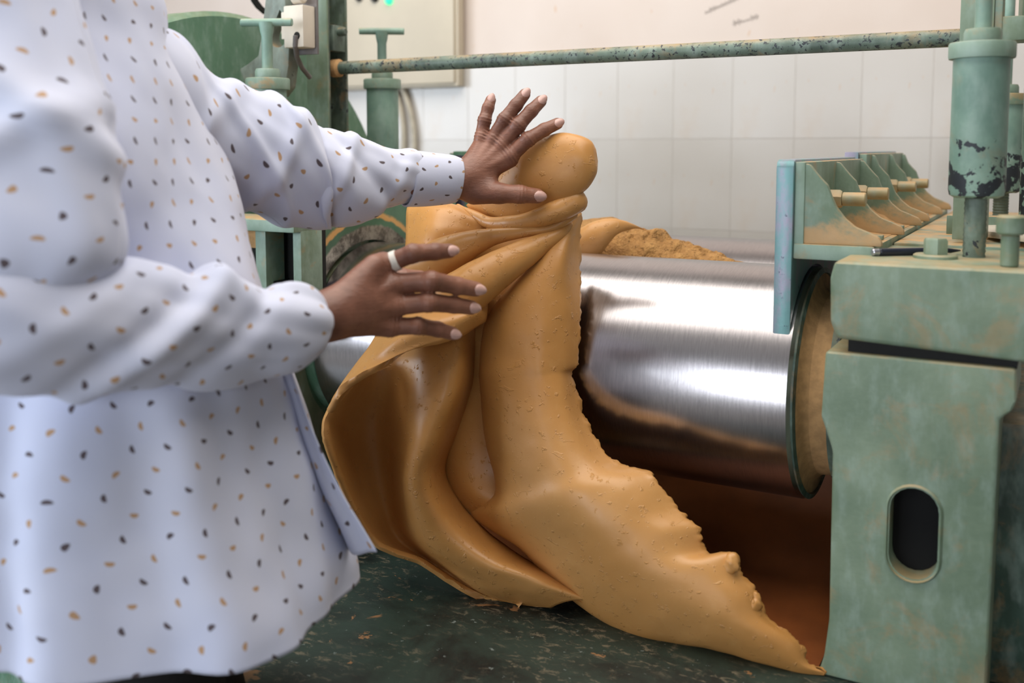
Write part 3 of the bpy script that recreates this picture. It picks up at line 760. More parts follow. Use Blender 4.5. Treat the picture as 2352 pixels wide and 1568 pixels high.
def roll_tube(S, pts, seg=28, per=8, flat=1.0, wob=0.003, seed=0.0, cap0=True, cap1=True, freq=11):
    """swollen fold of rubber: pts = (px, py, Y, radius in px)"""
    C0 = np.array([list(PY(a, b, c)) + [d] for a, b, c, d in pts])
    C1 = cr(C0, per); X = C1[:, :3]; R = np.array([max(r, 2) / F * depth_of(x) for x, r in zip(X, C1[:, 3])])
    T = np.gradient(X, axis=0); T /= np.linalg.norm(T, axis=1, keepdims=True)
    def capring(i, sgn, out):
        for q in (0.35, 0.65, 0.86, 0.97):
            out.append((X[i] + sgn * T[i] * R[i] * q, R[i] * math.sqrt(max(1 - q*q, 0)), T[i]))
    L = []
    if cap0:
        tmp = []; capring(0, -1, tmp); L += tmp[::-1]
    L += [(x, r, t) for x, r, t in zip(X, R, T)]
    if cap1: capring(len(X) - 1, 1, L)
    rings = []
    for x, r, t in L:
        vd = x - CAM; vd /= np.linalg.norm(vd)
        a = np.cross(t, vd); a /= np.linalg.norm(a); b = np.cross(a, t)
        ring = []
        for k in range(seg):
            th_ = 2 * math.pi * k / seg
            p = x + a * r * math.cos(th_) + b * r * flat * math.sin(th_)
            nrm = (p - x) / (np.linalg.norm(p - x) + 1e-9)
            p = p + nrm * wob * fbm((p[0]*freq + seed, p[1]*freq, p[2]*freq), 3)
            ring.append(p)
        rings.append(ring)
    b0 = S.grid(np.array(rings), wrap=True); n = len(rings)
    S.cap([b0 + k for k in range(seg)][::-1]); S.cap([b0 + (n-1)*seg + k for k in range(seg)])

S = Soup()
# panel hanging over the front of the roll and down to the bed plate
A_rows = [
 [(1262,560,1.610),(1275,538,1.590),(1293,520,1.582),(1310,505,1.590),(1325,497,1.605),(1336,490,1.625)],
 [(1175,690,1.590),(1182,650,1.550),(1215,615,1.530),(1262,592,1.535),(1302,583,1.555),(1330,577,1.640)],
 [(1135,760,1.575),(1118,728,1.525),(1158,700,1.492),(1232,690,1.500),(1295,688,1.530),(1335,690,1.580)],
 [(1130,850,1.575),(1101,842,1.520),(1140,835,1.480),(1225,830,1.480),(1290,830,1.510),(1330,828,1.548)],
 [(1132,890,1.575),(1102,890,1.520),(1140,885,1.476),(1225,880,1.474),(1285,872,1.500),(1317,862,1.542)],
 [(1140,1000,1.575),(1113,1000,1.518),(1150,995,1.470),(1235,985,1.456),(1302,973,1.480),(1345,962,1.535)],
 [(1165,1120,1.570),(1136,1128,1.510),(1182,1115,1.462),(1270,1088,1.440),(1342,1066,1.462),(1405,1052,1.520)],
 [(1075,1140,1.580),(1085,1184,1.520),(1172,1182,1.462),(1292,1142,1.428),(1402,1112,1.452),(1498,1090,1.510)],
 [(1165,1215,1.560),(1200,1262,1.502),(1272,1250,1.455),(1372,1210,1.428),(1470,1185,1.452),(1562,1170,1.508)],
 [(1215,1265,1.560),(1255,1320,1.500),(1322,1300,1.452),(1418,1258,1.430),(1508,1225,1.452),(1603,1210,1.500)],
 [(1270,1320,1.555),(1312,1375,1.497),(1375,1352,1.452),(1462,1302,1.432),(1545,1275,1.452),(1622,1268,1.498)],
 [(1345,1370,1.550),(1385,1428,1.495),(1442,1396,1.452),(1522,1344,1.436),(1598,1304,1.454),(1678,1270,1.494)],
 [(1415,1410,1.545),(1452,1462,1.492),(1505,1430,1.454),(1575,1382,1.440),(1644,1340,1.456),(1706,1322,1.492)],
 [(1510,1440,1.535),(1545,1478,1.490),(1588,1450,1.458),(1642,1410,1.446),(1694,1375,1.462),(1738,1360,1.492)],
 [(1610,1465,1.525),(1648,1494,1.490),(1675,1472,1.462),(1708,1442,1.456),(1738,1422,1.470),(1764,1420,1.492)],
 [(1720,1500,1.515),(1752,1524,1.490),(1770,1508,1.474),(1790,1490,1.472),(1812,1476,1.480),(1832,1470,1.494)],
 [(1800,1535,1.505),(1828,1546,1.492),(1836,1538,1.485),(1843,1530,1.484),(1850,1524,1.488),(1856,1520,1.494)],
 [(1888,1552,1.4985),(1892,1553,1.4975),(1894,1550,1.497),(1896,1547,1.497),(1898,1545,1.498),(1900,1543,1.499)],
]
sheet(S, A_rows, 0.012, 26, 9, 0.0022, ('R',), 0.010, 1.0)
# inner tongue in the hollow between the two lobes
T_rows = [
 [(1055,690,1.550),(1090,690,1.550),(1125,690,1.548),(1165,690,1.552)],
 [(1050,780,1.548),(1085,780,1.548),(1120,780,1.547),(1165,780,1.550)],
 [(1045,880,1.548),(1085,880,1.546),(1120,880,1.545),(1165,880,1.550)],
 [(985,1000,1.550),(1050,985,1.532),(1110,975,1.538),(1170,980,1.550)],
 [(975,1085,1.550),(1045,1075,1.515),(1110,1075,1.525),(1180,1090,1.550)],
 [(1010,1160,1.550),(1065,1135,1.510),(1130,1150,1.516),(1200,1170,1.545)],
 [(1060,1210,1.560),(1090,1190,1.528),(1150,1200,1.528),(1220,1230,1.548)],
]
sheet(S, T_rows, 0.009, 8, 8, 0.0015, (), 0.004, 2.0)
# left lobe: curled lip, hollow, bright ridge, then the fold that sweeps along the bed plate
B_rows = [
 [(920,700,1.500),(945,690,1.505),(975,680,1.500),(1030,670,1.510),(1075,665,1.530),(1110,660,1.590)],
 [(868,788,1.430),(900,777,1.460),(940,765,1.470),(1005,745,1.470),(1062,730,1.490),(1100,715,1.575)],
 [(818,876,1.350),(855,862,1.410),(905,842,1.430),(985,815,1.425),(1055,790,1.450),(1096,765,1.555)],
 [(764,950,1.312),(808,952,1.400),(875,940,1.445),(955,920,1.400),(1045,900,1.420),(1090,880,1.560)],
 [(757,1005,1.300),(812,1025,1.405),(882,1025,1.450),(948,1015,1.385),(1012,1005,1.410),(1050,1000,1.540)],
 [(783,1088,1.325),(832,1100,1.415),(890,1108,1.455),(938,1098,1.385),(988,1090,1.410),(1024,1082,1.520)],
 [(818,1168,1.355),(862,1176,1.430),(903,1182,1.460),(952,1178,1.395),(1012,1172,1.415),(1064,1160,1.520)],
 [(872,1243,1.395),(902,1244,1.450),(928,1240,1.470),(985,1248,1.410),(1062,1236,1.425),(1122,1220,1.520)],
 [(974,1283,1.435),(982,1286,1.455),(998,1292,1.455),(1058,1298,1.425),(1132,1286,1.435),(1184,1266,1.520)],
 [(1088,1356,1.465),(1094,1356,1.470),(1108,1346,1.450),(1152,1334,1.438),(1212,1318,1.445),(1255,1305,1.520)],
 [(1172,1384,1.480),(1178,1384,1.480),(1192,1374,1.465),(1226,1360,1.452),(1270,1346,1.458),(1310,1335,1.515)],
 [(1262,1396,1.490),(1268,1395,1.485),(1282,1388,1.478),(1310,1380,1.475),(1350,1376,1.482),(1390,1380,1.515)],
]
sheet(S, B_rows, 0.012, 10, 9, 0.002, ('L',), 0.003, 3.0)
# flap under the near hand; its front edge overhangs the lobe
F_rows = [
 [(948,600,1.520),(985,612,1.505),(1018,632,1.500),(1052,645,1.505),(1095,655,1.515),(1135,662,1.540)],
 [(905,690,1.460),(945,690,1.430),(988,695,1.420),(1038,692,1.425),(1085,695,1.440),(1122,692,1.490)],
 [(852,785,1.380),(898,768,1.345),(952,750,1.340),(1022,732,1.365),(1080,722,1.400),(1120,716,1.470)],
 [(790,868,1.322),(838,838,1.314),(905,812,1.320),(985,785,1.345),(1058,762,1.385),(1116,738,1.470)],
 [(751,938,1.295),(783,885,1.296),(862,840,1.306),(952,803,1.336),(1048,778,1.385),(1108,744,1.490)],
]
sheet(S, F_rows, 0.012, 9, 9, 0.0022, ('B',), 0.003, 4.0)
# the part of the sheet that lies behind the folds
K_rows = [
 [(960,520,1.66),(1040,510,1.66),(1120,510,1.66),(1200,505,1.65),(1270,500,1.63),(1320,500,1.63)],
 [(950,600,1.60),(1040,600,1.60),(1120,600,1.60),(1200,580,1.60),(1260,560,1.60),(1310,555,1.61)],
 [(930,690,1.54),(1020,690,1.545),(1100,690,1.55),(1170,670,1.556),(1230,640,1.565),(1290,620,1.585)],
 [(960,780,1.53),(1040,780,1.54),(1110,780,1.545),(1150,760,1.55),(1190,740,1.555),(1240,720,1.56)],
]
sheet(S, K_rows, 0.010, 8, 6, 0.002, (), 0.003, 6.0)
# shoulder on the left of the bundle
S_rows = [
 [(946,500,1.70),(990,480,1.70),(1045,480,1.69),(1110,500,1.68)],
 [(935,476,1.60),(985,464,1.57),(1045,472,1.56),(1110,500,1.57)],
 [(932,520,1.56),(985,512,1.515),(1045,518,1.52),(1110,532,1.55)],
 [(931,568,1.54),(975,566,1.495),(1030,566,1.505),(1090,566,1.54)],
 [(925,640,1.53),(965,640,1.485),(1010,640,1.49),(1070,640,1.52)],
]
sheet(S, S_rows, 0.012, 8, 8, 0.0025, (), 0.003, 5.0)
# rolled folds of the bundle, from the top down
roll_loft(S, [(1070,470,1095,505,1.600),(1098,440,1130,513,1.590),(1138,396,1182,513,1.580),(1188,346,1236,492,1.572),(1236,318,1284,472,1.568),(1285,307,1322,458,1.568),(1328,308,1352,436,1.570),(1356,322,1370,402,1.575),(1369,342,1374,374,1.582)], 0.55, 44, 9, 0.004, 1.0, 0.0016)
roll_tube(S, [(1052,474,1.575,8),(1085,492,1.560,10),(1125,512,1.553,14),(1180,514,1.548,17),(1235,502,1.548,20),(1282,484,1.556,25),(1322,462,1.570,27)], 30, 10, 0.9, 0.003, 2.0)
roll_tube(S, [(945,635,1.500,46),(1005,598,1.482,46),(1070,566,1.498,34),(1130,546,1.525,20),(1200,534,1.538,12),(1270,522,1.560,10),(1316,492,1.580,12)], 30, 10, 0.9, 0.003, 3.0)
roll_tube(S, [(1005,722,1.430,60),(1058,678,1.440,58),(1120,634,1.468,47),(1180,597,1.500,37),(1240,562,1.540,25),(1288,535,1.565,14),(1306,515,1.585,10)], 34, 10, 0.8, 0.003, 4.0)
# crumbs and knobs along the torn border
for k, (px, py, Y, r, dx, dy) in enumerate([(1678,1296,1.489,18,6,-16),(1730,1386,1.489,16,5,-15)]):
    roll_tube(S, [(px - dx, py - dy, Y, r * .7), (px, py, Y - .004, r), (px + dx, py + dy, Y, r * .75)], 18, 6, 1.0, 0.0045, 11.0 + k, freq=75)
rub = link('rubber_sheet', S.mesh('rubber_sheet', 75), M['rubber'])
tag(rub, 'thick ochre rubber sheet gathered in folds and hanging off the steel roll', 'rubber sheet')

# lump of rubber banked in the nip between the rolls
def bank():
    S2 = Soup(); Yc = 2.01; n = 120; m = 30
    top = [(1120,500),(1250,500),(1330,507),(1365,500),(1400,497),(1432,508),(1462,524),(1492,526),(1516,524),(1530,546),(1580,558),(1640,578),(1700,602),(1730,612)]
    W = np.array([PY(px, py, Yc) for px, py in top]); xs = W[:, 0]; zs = W[:, 2]
    x0, x1 = xs[0], xs[-1]; G = np.zeros((n + 1, m + 1, 3))
    for i in range(n + 1):
        x = x0 + (x1 - x0) * i / n; zt = float(np.interp(x, xs, zs)); base = 1.02
        hw = 0.10 * min(1, max(0.25, (zt - base) / 0.14))
        px_ = float(CX + F * ((np.array([x, Yc, zt]) - CAM) @ _r) / ((np.array([x, Yc, zt]) - CAM) @ _f))
        rough = 1.0 if px_ > 1455 else 0.25
        for j in range(m + 1):
            a = math.pi * j / m
            y = Yc - hw * math.cos(a); z = base + (zt - base) * math.sin(a) ** 0.75
            gap = max(.01, .24 - math.sqrt(max(ROLL_R ** 2 - (z - ROLL_Z) ** 2, 0)) - .004)
            y = min(max(y, Yc - gap - (0.05 if z > 1.12 else 0)), Yc + gap + (0.05 if z > 1.12 else 0))
            nn = fbm((x * 34, y * 34, z * 34), 5)
            r2 = rough if a < 2.2 else 1.0
            rid = abs(mnoise.noise((x * 60 + y * 90, 3.1, z * 40)))
            G[i, j] = (x + .006 * r2 * nn, y - .010 * r2 * nn + .006 * r2 * rid, z + (.008 * r2 * nn - .008 * r2 * rid) * math.sin(a))
    S2.grid(G)
    S2.cap([j for j in range(m + 1)]); S2.cap([n * (m + 1) + j for j in range(m + 1)][::-1])
    o = link('rubber_bank', S2.mesh('rubber_bank', 60), M['rubber_rough'])
    tag(o, 'crumbly ochre lump of rubber banked in the nip between the steel rolls', 'rubber lump')
    # smooth ribbon of rubber rolled over the lump
    S3 = Soup()
    roll_tube(S3, [(1330,598,1.90,26),(1352,560,1.885,36),(1385,532,1.885,30),(1420,520,1.90,18),(1455,520,1.93,8),(1478,526,1.96,4)], 26, 10, 0.8, 0.003, 7.0)
    link('rolled_over_fold', S3.mesh('rolled_over_fold', 60), M['rubber'], o, label='smooth rolled-over fold on the crumbly lump')
bank()

# ------------------------------------------------------------------ the operator
def skin_mat():
    t = NT('brown_skin')
    n = t.noise(14, 4, 0.6); n2 = t.noise(120, 5, 0.7); w = t.noise(70, 4, 0.65, stretch=(1, 1, 3.5), dist=0.4)
    c = t.mix(t.ramp(n, 0.3, 0.7), srgb(116, 75, 59), srgb(150, 102, 82))
    c = t.mix(t.math('MULTIPLY', t.ramp(w, 0.55, 0.75), 0.4), c, srgb(92, 58, 47))
    t.col(c); t.rough(0.42); t.b.inputs['Subsurface Weight'].default_value = 0.12
    t.b.inputs['Subsurface Radius'].default_value = (0.012, 0.005, 0.003); t.b.inputs['Subsurface Scale'].default_value = 0.3
    t.bump(t.math('ADD', w, t.math('MULTIPLY', n2, 0.5)), 0.5, 0.0016); return t.m
M['skin'] = skin_mat()
M['nail'] = plain('fingernail', srgb(206, 166, 156), 0.3, 0, 0.05, 60, 0)
M['black_cloth'] = plain('black_trouser_cloth', srgb(20, 19, 21), 0.85, 0, 0.15, 200, 0.3)
M['shoe'] = plain('black_shoe_leather', srgb(26, 24, 23), 0.45, 0, 0.1, 40, 0.1)
M['white_band'] = plain('white_finger_band', srgb(232, 228, 220), 0.5, 0, 0.03, 60, 0.1)
M['hair'] = plain('black_hair', srgb(22, 20, 19), 0.6, 0, 0.2, 150, 0.6)
def shirt_mat():
    t = NT('white_printed_cotton')
    uvn = t.n.new('ShaderNodeUVMap'); u, v, _ = t.sep(uvn.outputs[0])[0:3]
    sx, sy = 0.048, 0.0255
    V = t.math('DIVIDE', v, sy); row = t.math('FLOOR', V)
    par = t.math('FLOORED_MODULO', row, 2.0); q4 = t.math('FLOORED_MODULO', row, 3.0)
    U = t.math('ADD', t.math('DIVIDE', u, sx), t.math('MULTIPLY', row, 0.37)); col = t.math('FLOOR', U)
    cv = t.n.new('ShaderNodeCombineXYZ'); t.L(col, cv.inputs[0]); t.L(row, cv.inputs[1])
    wn = t.n.new('ShaderNodeTexWhiteNoise'); wn.noise_dimensions = '2D'; t.L(cv.outputs[0], wn.inputs[0])
    r1, r2, r3 = t.sep(wn.outputs['Color'])[0:3]
    X = t.math('MULTIPLY', t.math('SUBTRACT', t.math('FRACT', U), t.math('ADD', 0.5, t.math('MULTIPLY', t.math('SUBTRACT', r1, 0.5), 0.18))), sx)
    Y = t.math('MULTIPLY', t.math('SUBTRACT', t.math('FRACT', V), 0.5), sy)
    ang = t.math('MULTIPLY', r2, 3.1416); ca = t.math('COSINE', ang); sa = t.math('SINE', ang)
    Xr = t.math('SUBTRACT', t.math('MULTIPLY', X, ca), t.math('MULTIPLY', Y, sa)); Yr = t.math('ADD', t.math('MULTIPLY', X, sa), t.math('MULTIPLY', Y, ca))
    Yr = t.math('ADD', Yr, t.math('MULTIPLY', t.math('MULTIPLY', Xr, Xr), 45.0))
    d = t.math('SQRT', t.math('ADD', t.math('POWER', t.math('DIVIDE', Xr, 0.0050), 2.0), t.math('POWER', t.math('DIVIDE', Yr, 0.0028), 2.0)))
    dot = t.math('SUBTRACT', 1.0, t.ramp(d, 0.8, 1.15))
    dc = t.mix(par, srgb(62, 40, 38), srgb(178, 138, 92))
    weave = t.noise(420, 2, 0.6); base = t.mix(t.ramp(t.noise(5, 3), 0.3, 0.7), srgb(196, 202, 226), srgb(206, 210, 230))
    t.col(t.mix(t.math('MULTIPLY', dot, 0.92), base, dc)); t.rough(0.85)
    t.b.inputs['Sheen Weight'].default_value = 0.15
    t.b.inputs['Subsurface Weight'].default_value = 0.10; t.b.inputs['Subsurface Radius'].default_value = (0.01, 0.01, 0.012); t.b.inputs['Subsurface Scale'].default_value = 0.3
    t.bump(weave, 0.12, 0.0008); return t.m
M['shirt'] = shirt_mat()

# --- implicit-surface modelling: tapered capsules blended into one skin
def sd_cone(Pn, a, b, ra, rb):
    a = np.asarray(a, float); b = np.asarray(b, float); ba = b - a
    t = np.clip(((Pn - a) @ ba) / (ba @ ba + 1e-12), 0, 1)
    return np.linalg.norm(Pn - a - t[..., None] * ba, axis=-1) - (ra + (rb - ra) * t)
def smin(d1, d2, k):
    h = np.clip(0.5 + 0.5 * (d2 - d1) / k, 0, 1)
    return d2 * (1 - h) + d1 * h - k * h * (1 - h)
def nets(fn, lo, hi, h):
    lo = np.array(lo); hi = np.array(hi); n = np.ceil((hi - lo) / h).astype(int) + 1
    ax = [lo[i] + h * np.arange(n[i]) for i in range(3)]
    Pn = np.stack(np.meshgrid(*ax, indexing='ij'), -1).astype(np.float32)
    V = fn(Pn); S_ = V < 0
    sh = (n[0]-1, n[1]-1, n[2]-1); acc = np.zeros(sh + (3,)); cnt = np.zeros(sh)
    cs = [(0,0,0),(1,0,0),(0,1,0),(1,1,0),(0,0,1),(1,0,1),(0,1,1),(1,1,1)]
    sl = lambda A, c: A[c[0]:c[0]+sh[0], c[1]:c[1]+sh[1], c[2]:c[2]+sh[2]]
    for a, b in [(0,1),(2,3),(4,5),(6,7),(0,2),(1,3),(4,6),(5,7),(0,4),(1,5),(2,6),(3,7)]:
        va, vb = sl(V, cs[a]), sl(V, cs[b]); m = sl(S_, cs[a]) != sl(S_, cs[b])
        t = np.where(m, va / (va - vb + 1e-20), 0)
        p = np.array(cs[a]) + t[..., None] * (np.array(cs[b]) - np.array(cs[a]))
        acc += p * m[..., None]; cnt += m
    act = cnt > 0; idx = -np.ones(sh, int); idx[act] = np.arange(act.sum())
    ijk = np.argwhere(act); verts = lo + h * (ijk + acc[act] / cnt[act][:, None])
    faces = []
    for axn in range(3):
        d = [0, 0, 0]; d[axn] = 1
        A = S_[:n[0]-d[0], :n[1]-d[1], :n[2]-d[2]]; B = S_[d[0]:, d[1]:, d[2]:]
        e = np.argwhere(A != B); o1, o2 = [(1, 2), (2, 0), (0, 1)][axn]
        ok = (e[:, o1] > 0) & (e[:, o2] > 0) & (e[:, o1] < n[o1]-1) & (e[:, o2] < n[o2]-1)
        e = e[ok]; s = A[tuple(e.T)]
        def at(da, db):
            q = e.copy(); q[:, o1] -= da; q[:, o2] -= db; return idx[tuple(q.T)]
        q = np.stack([at(1, 1), at(0, 1), at(0, 0), at(1, 0)], 1)
        q = np.where(s[:, None], q, q[:, ::-1]); faces.append(q[(q >= 0).all(1)])
    return verts, np.concatenate(faces)
def blend(prims, k):
    def fn(Pn):
        d = None
        for pr in prims:
            q = sd_cone(Pn, *pr[:4]); kk = pr[4] if len(pr) > 4 else k
            d = q if d is None else smin(d, q, kk)
        return d
    return fn
VIEW = lambda p: (np.asarray(p) - CAM) / np.linalg.norm(np.asarray(p) - CAM)

def hand(wrist, forearm, palm, fingers, thumb, rs):
    """joints as (px, py, depth); returns prims and nail spots"""
    prims = []; nails = []
    LAST.append((fingers, thumb, wrist))
    W = PD(*wrist); A = PD(*forearm)
    prims.append((A, W, rs * 3.0, rs * 2.75))
    for m_, rr in palm:
        prims.append((W, PD(*m_), rs * 1.95, rs * rr, 0.016))
    for fg in fingers:
        q = PD(*fg[0][:3]); vq = VIEW(q); prims.append((W * .6 + q * .4 - VIEW(W) * rs * 1.5, q - vq * rs * 0.85, rs * .30, rs * .36, 0.006))
    for fg in fingers:
        J = [PD(*j[:3]) for j in fg]; R = [rs * j[3] for j in fg]
        v = VIEW(J[0])
        prims.append((J[0] - v * rs * 0.55, J[0] - v * rs * 0.45 + np.array([1e-4, 0, 0]), rs * 1.0, rs * 1.0, 0.008))
        for a, b, ra, rb in zip(J[:-1], J[1:], R[:-1], R[1:]): prims.append((a, b, ra, rb, 0.0042))
        vj = VIEW(J[1]); prims.append((J[1] - vj * R[1] * 0.25, J[1] - vj * R[1] * 0.25 + np.array([1e-4, 0, 0]), R[1] * 0.98, R[1] * 0.98, 0.004))
        nails.append((J[-1], J[-1] - J[-2], R[-1]))
    J = [PD(*j[:3]) for j in thumb]; R = [rs * j[3] for j in thumb]
    for q, (a, b, ra, rb) in enumerate(zip(J[:-1], J[1:], R[:-1], R[1:])): prims.append((a, b, ra, rb, 0.014 if q == 0 else 0.006))
    nails.append((J[-1], J[-1] - J[-2], R[-1]))
    return prims, nails
def creased(prims, k, joints, amp=0.0008, lam=0.0058, w=0.0085):
    base = blend(prims, k)
    def fn(Pn):
        d = base(Pn)
        for J, ax, wd in joints:
            q = Pn - J.astype(np.float32); s = q @ ax.astype(np.float32); lt = np.linalg.norm(q, axis=-1)
            near = np.exp(-(lt / (wd * 2.2)) ** 4)
            d = d + amp * np.cos(2 * math.pi * s / lam) * np.exp(-(s / wd) ** 2) * near
        return d
    return fn
def joints_of(fingers, thumb, w0):
    out = []
    for fg in fingers:
        J = [PD(*j[:3]) for j in fg]
        a = J[2] - J[0]; out.append((J[1], a / np.linalg.norm(a), .0085)); b_ = J[1] - PD(*w0); out.append((J[0], b_ / np.linalg.norm(b_), .011))
        c = J[3] - J[2]; out.append((J[2], c / np.linalg.norm(c), .005))
    J = [PD(*j[:3]) for j in thumb]; a = J[3] - J[1]; out.append((J[2], a / np.linalg.norm(a), .010))
    return out
def bounds(prims, pad):
    P_ = np.array([p[0] for p in prims] + [p[1] for p in prims]); r = max(max(p[2], p[3]) for p in prims)
    return P_.min(0) - r - pad, P_.max(0) + r + pad
RS = 0.0112
d0 = 1.735
LAST = []
far_pr, far_nails = hand((1068, 412, d0), (1010, 420, d0 - .02),
    [((1108, 322, d0 + .015), 1.15), ((1132, 330, d0 + .008), 1.2), ((1152, 345, d0 + .002), 1.25), ((1172, 366, d0 - .002), 1.3), ((1120, 420, d0 - .006), 1.5)],
    [[(1106, 314, d0 + .015, 1.08), (1113, 276, d0 + .012, 1.0), (1121, 248, d0 + .016, .92), (1127, 230, d0 + .022, .84)],
     [(1134, 318, d0 + .008, 1.18), (1159, 275, d0 - .002, 1.12), (1185, 242, d0 + .004, 1.02), (1205, 217, d0 + .012, .92)],
     [(1153, 332, d0 + .003, 1.22), (1190, 288, d0 - .008, 1.16), (1220, 255, d0, 1.04), (1242, 233, d0 + .010, .94)],
     [(1174, 356, d0 - .002, 1.22), (1213, 320, d0 - .012, 1.14), (1250, 298, d0 - .006, 1.02), (1280, 284, d0 + .002, .92)]],
    [(1090, 442, d0 - .004, 1.9), (1146, 444, d0 - .022, 1.55), (1194, 446, d0 - .024, 1.36), (1234, 450, d0 - .014, 1.16)], RS)
n0 = 1.40
near_pr, near_nails = hand((752, 726, n0 - .06), (680, 745, n0 - .09),
    [((880, 604, n0), 1.35), ((902, 655, n0 - .006), 1.35), ((910, 700, n0 - .006), 1.3), ((894, 750, n0), 1.25), ((860, 610, n0 - .02), 1.2), ((830, 690, n0 - .03), 1.8), ((820, 730, n0 - .03), 1.6)],
    [[(884, 608, n0, 1.15), (948, 582, n0 - .008, 1.10), (1000, 578, n0 + .012, 1.0), (1032, 576, n0 + .026, .9)],
     [(908, 652, n0 - .005, 1.22), (990, 645, n0 - .012, 1.15), (1050, 656, n0 + .015, 1.04), (1094, 664, n0 + .034, .92)],
     [(912, 702, n0 - .005, 1.18), (985, 694, n0 - .010, 1.12), (1042, 700, n0 + .018, 1.0), (1082, 706, n0 + .036, .9)],
     [(898, 750, n0, 1.08), (960, 748, n0 - .002, 1.0), (1005, 756, n0 + .016, .92), (1040, 766, n0 + .028, .82)]],
    [(800, 700, n0 + .0, 1.7), (865, 650, n0 + .035, 1.4), (925, 640, n0 + .055, 1.2), (965, 640, n0 + .065, 1.05)], RS * 1.06)

far_j = joints_of(*LAST[0]); near_j = joints_of(*LAST[1])
# --- body frame
FH = np.array([-math.sin(YAW), math.cos(YAW), 0.0])           # horizontal view direction
DIRF = np.array([math.cos(YAW - .0), math.sin(YAW - .0), 0.0])    # he faces across the picture
SH_L = PD(215, 30, 1.49); SH_R = PD(60, 0, 1.19)
EL_L = PD(640, 385, 1.58); WR_L = PD(1010, 420, 1.715)
EL_R = PD(70, 735, 1.075); WR_R = PD(690, 745, 1.30)
PEL = PD(330, 1100, 1.34); PEL[2] = 0.95
NECK = (SH_L + SH_R) / 2 + np.array([0, 0, 0.05]); HEAD = NECK + DIRF * 0.05 + np.array([0, 0, 0.20])
lat = SH_R - SH_L; lat[2] = 0; lat /= np.linalg.norm(lat)
HIP_R = PEL + lat * .075; HIP_L = PEL - lat * .075
body_pr = [
 (PEL, (PEL + NECK) / 2, .11, .11, .05), ((PEL + NECK) / 2, NECK - np.array([0, 0, .16]), .12, .11, .06),
 (SH_L * .8 + SH_R * .2 - np.array([0, 0, .03]), SH_R * .8 + SH_L * .2 - np.array([0, 0, .03]), .06, .06, .05), (NECK, HEAD - np.array([0, 0, .08]), .055, .052, .02),
 (HEAD + np.array([0, 0, .02]) - DIRF * .01, HEAD - np.array([0, 0, .06]) + DIRF * .03, .092, .062, .03),
 (HEAD + DIRF * .092 - np.array([0, 0, .01]), HEAD + DIRF * .112 - np.array([0, 0, .035]), .010, .016, .012),
 (HEAD + DIRF * .075 - np.array([0, 0, .068]) - lat * .018, HEAD + DIRF * .075 - np.array([0, 0, .068]) + lat * .018, .010, .010, .012),
 (HEAD + lat * .088 + np.array([0, 0, .005]), HEAD + lat * .090 - np.array([0, 0, .035]), .016, .012, .006),
 (HEAD - lat * .088 + np.array([0, 0, .005]), HEAD - lat * .090 - np.array([0, 0, .035]), .016, .012, .006),
 (HEAD + DIRF * .080 + lat * .032 + np.array([0, 0, .022]), HEAD + DIRF * .080 - lat * .032 + np.array([0, 0, .022]), .013, .013, .012),
 (SH_L, EL_L, .052, .042, .03), (EL_L, WR_L, .042, .030, .02), (SH_R, EL_R, .046, .032, .02), (EL_R, WR_R, .032, .028, .02)]
for hp in (HIP_L, HIP_R):
    kn = hp + DIRF * .03; kn = np.array([kn[0], kn[1], .50]); an = np.array([hp[0], hp[1], .09])
    body_pr += [(hp, kn, .085, .058, .03), (kn, an, .056, .038, .02)]
SB = Soup()
def add_net(prims, k, h, pad=0.01):
    lo_, hi_ = bounds(prims, pad); v, f_ = nets(blend(prims, k), lo_, hi_, h)
    b = len(SB.v); SB.v += [tuple(p) for p in v]; SB.f += [[b + int(i) for i in q] for q in f_]
def add_fn(fn, prims, h, pad=0.008):
    lo_, hi_ = bounds(prims, pad); v, f_ = nets(fn, lo_, hi_, h)
    b = len(SB.v); SB.v += [tuple(p) for p in v]; SB.f += [[b + int(i) for i in q] for q in f_]
add_net(body_pr, .03, .011); add_fn(creased(far_pr, .006, far_j), far_pr, .0016); add_fn(creased(near_pr, .006, near_j), near_pr, .0021)
base = np.array([PEL[0], PEL[1], 0.0])
person = empty('person', tuple(base), 'person in a white speckled long-sleeved shirt pushing the ochre rubber sheet with both hands', 'person')
bme = SB.mesh('body', 180)
body = link('body', bme, M['skin'], person)
sm_ = body.modifiers.new('relax', 'SMOOTH'); sm_.factor = 0.5; sm_.iterations = 1
def nail(J, d, r, parent):
    d = d / np.linalg.norm(d); v = VIEW(J); up = -(v - d * (v @ d)); up /= np.linalg.norm(up); sd = np.cross(d, up)
    mb = MB(); seg = 14; rings = []
    for q, hgt in [(1.0, -.12), (.92, .10), (.6, .20), (.25, .235)]:
        rings.append([mb.bm.verts.new(Vector(J + up * r * (.90 + hgt - .34 * (math.sin(2*math.pi*k/seg) * q) ** 2) + d * r * (.0 + 1.12 * q * math.cos(2*math.pi*k/seg)) + sd * r * .80 * q * math.sin(2*math.pi*k/seg))) for k in range(seg)])
    for A, B in zip(rings[:-1], rings[1:]):
        for k in range(seg): mb.bm.faces.new([A[k], A[(k+1) % seg], B[(k+1) % seg], B[k]])
    mb.bm.faces.new(rings[-1]); mb.build('fingernail', M['nail'], body, 80)
for J, d, r in far_nails: nail(J, d, r, body)
for J, d, r in near_nails[:4]: nail(J, d, r, body)
# white band round the near index finger
a = PD(905, 600, n0 - .003); b = PD(930, 590, n0 - .005); dd = Vector(b - a).normalized()
MB().rev(a, dd, [(.0128, -.006), (.0148, -.005), (.0148, .006), (.0128, .007)], 24, closed=True).build('finger_band', M['white_band'], body, label='white band round the index finger')
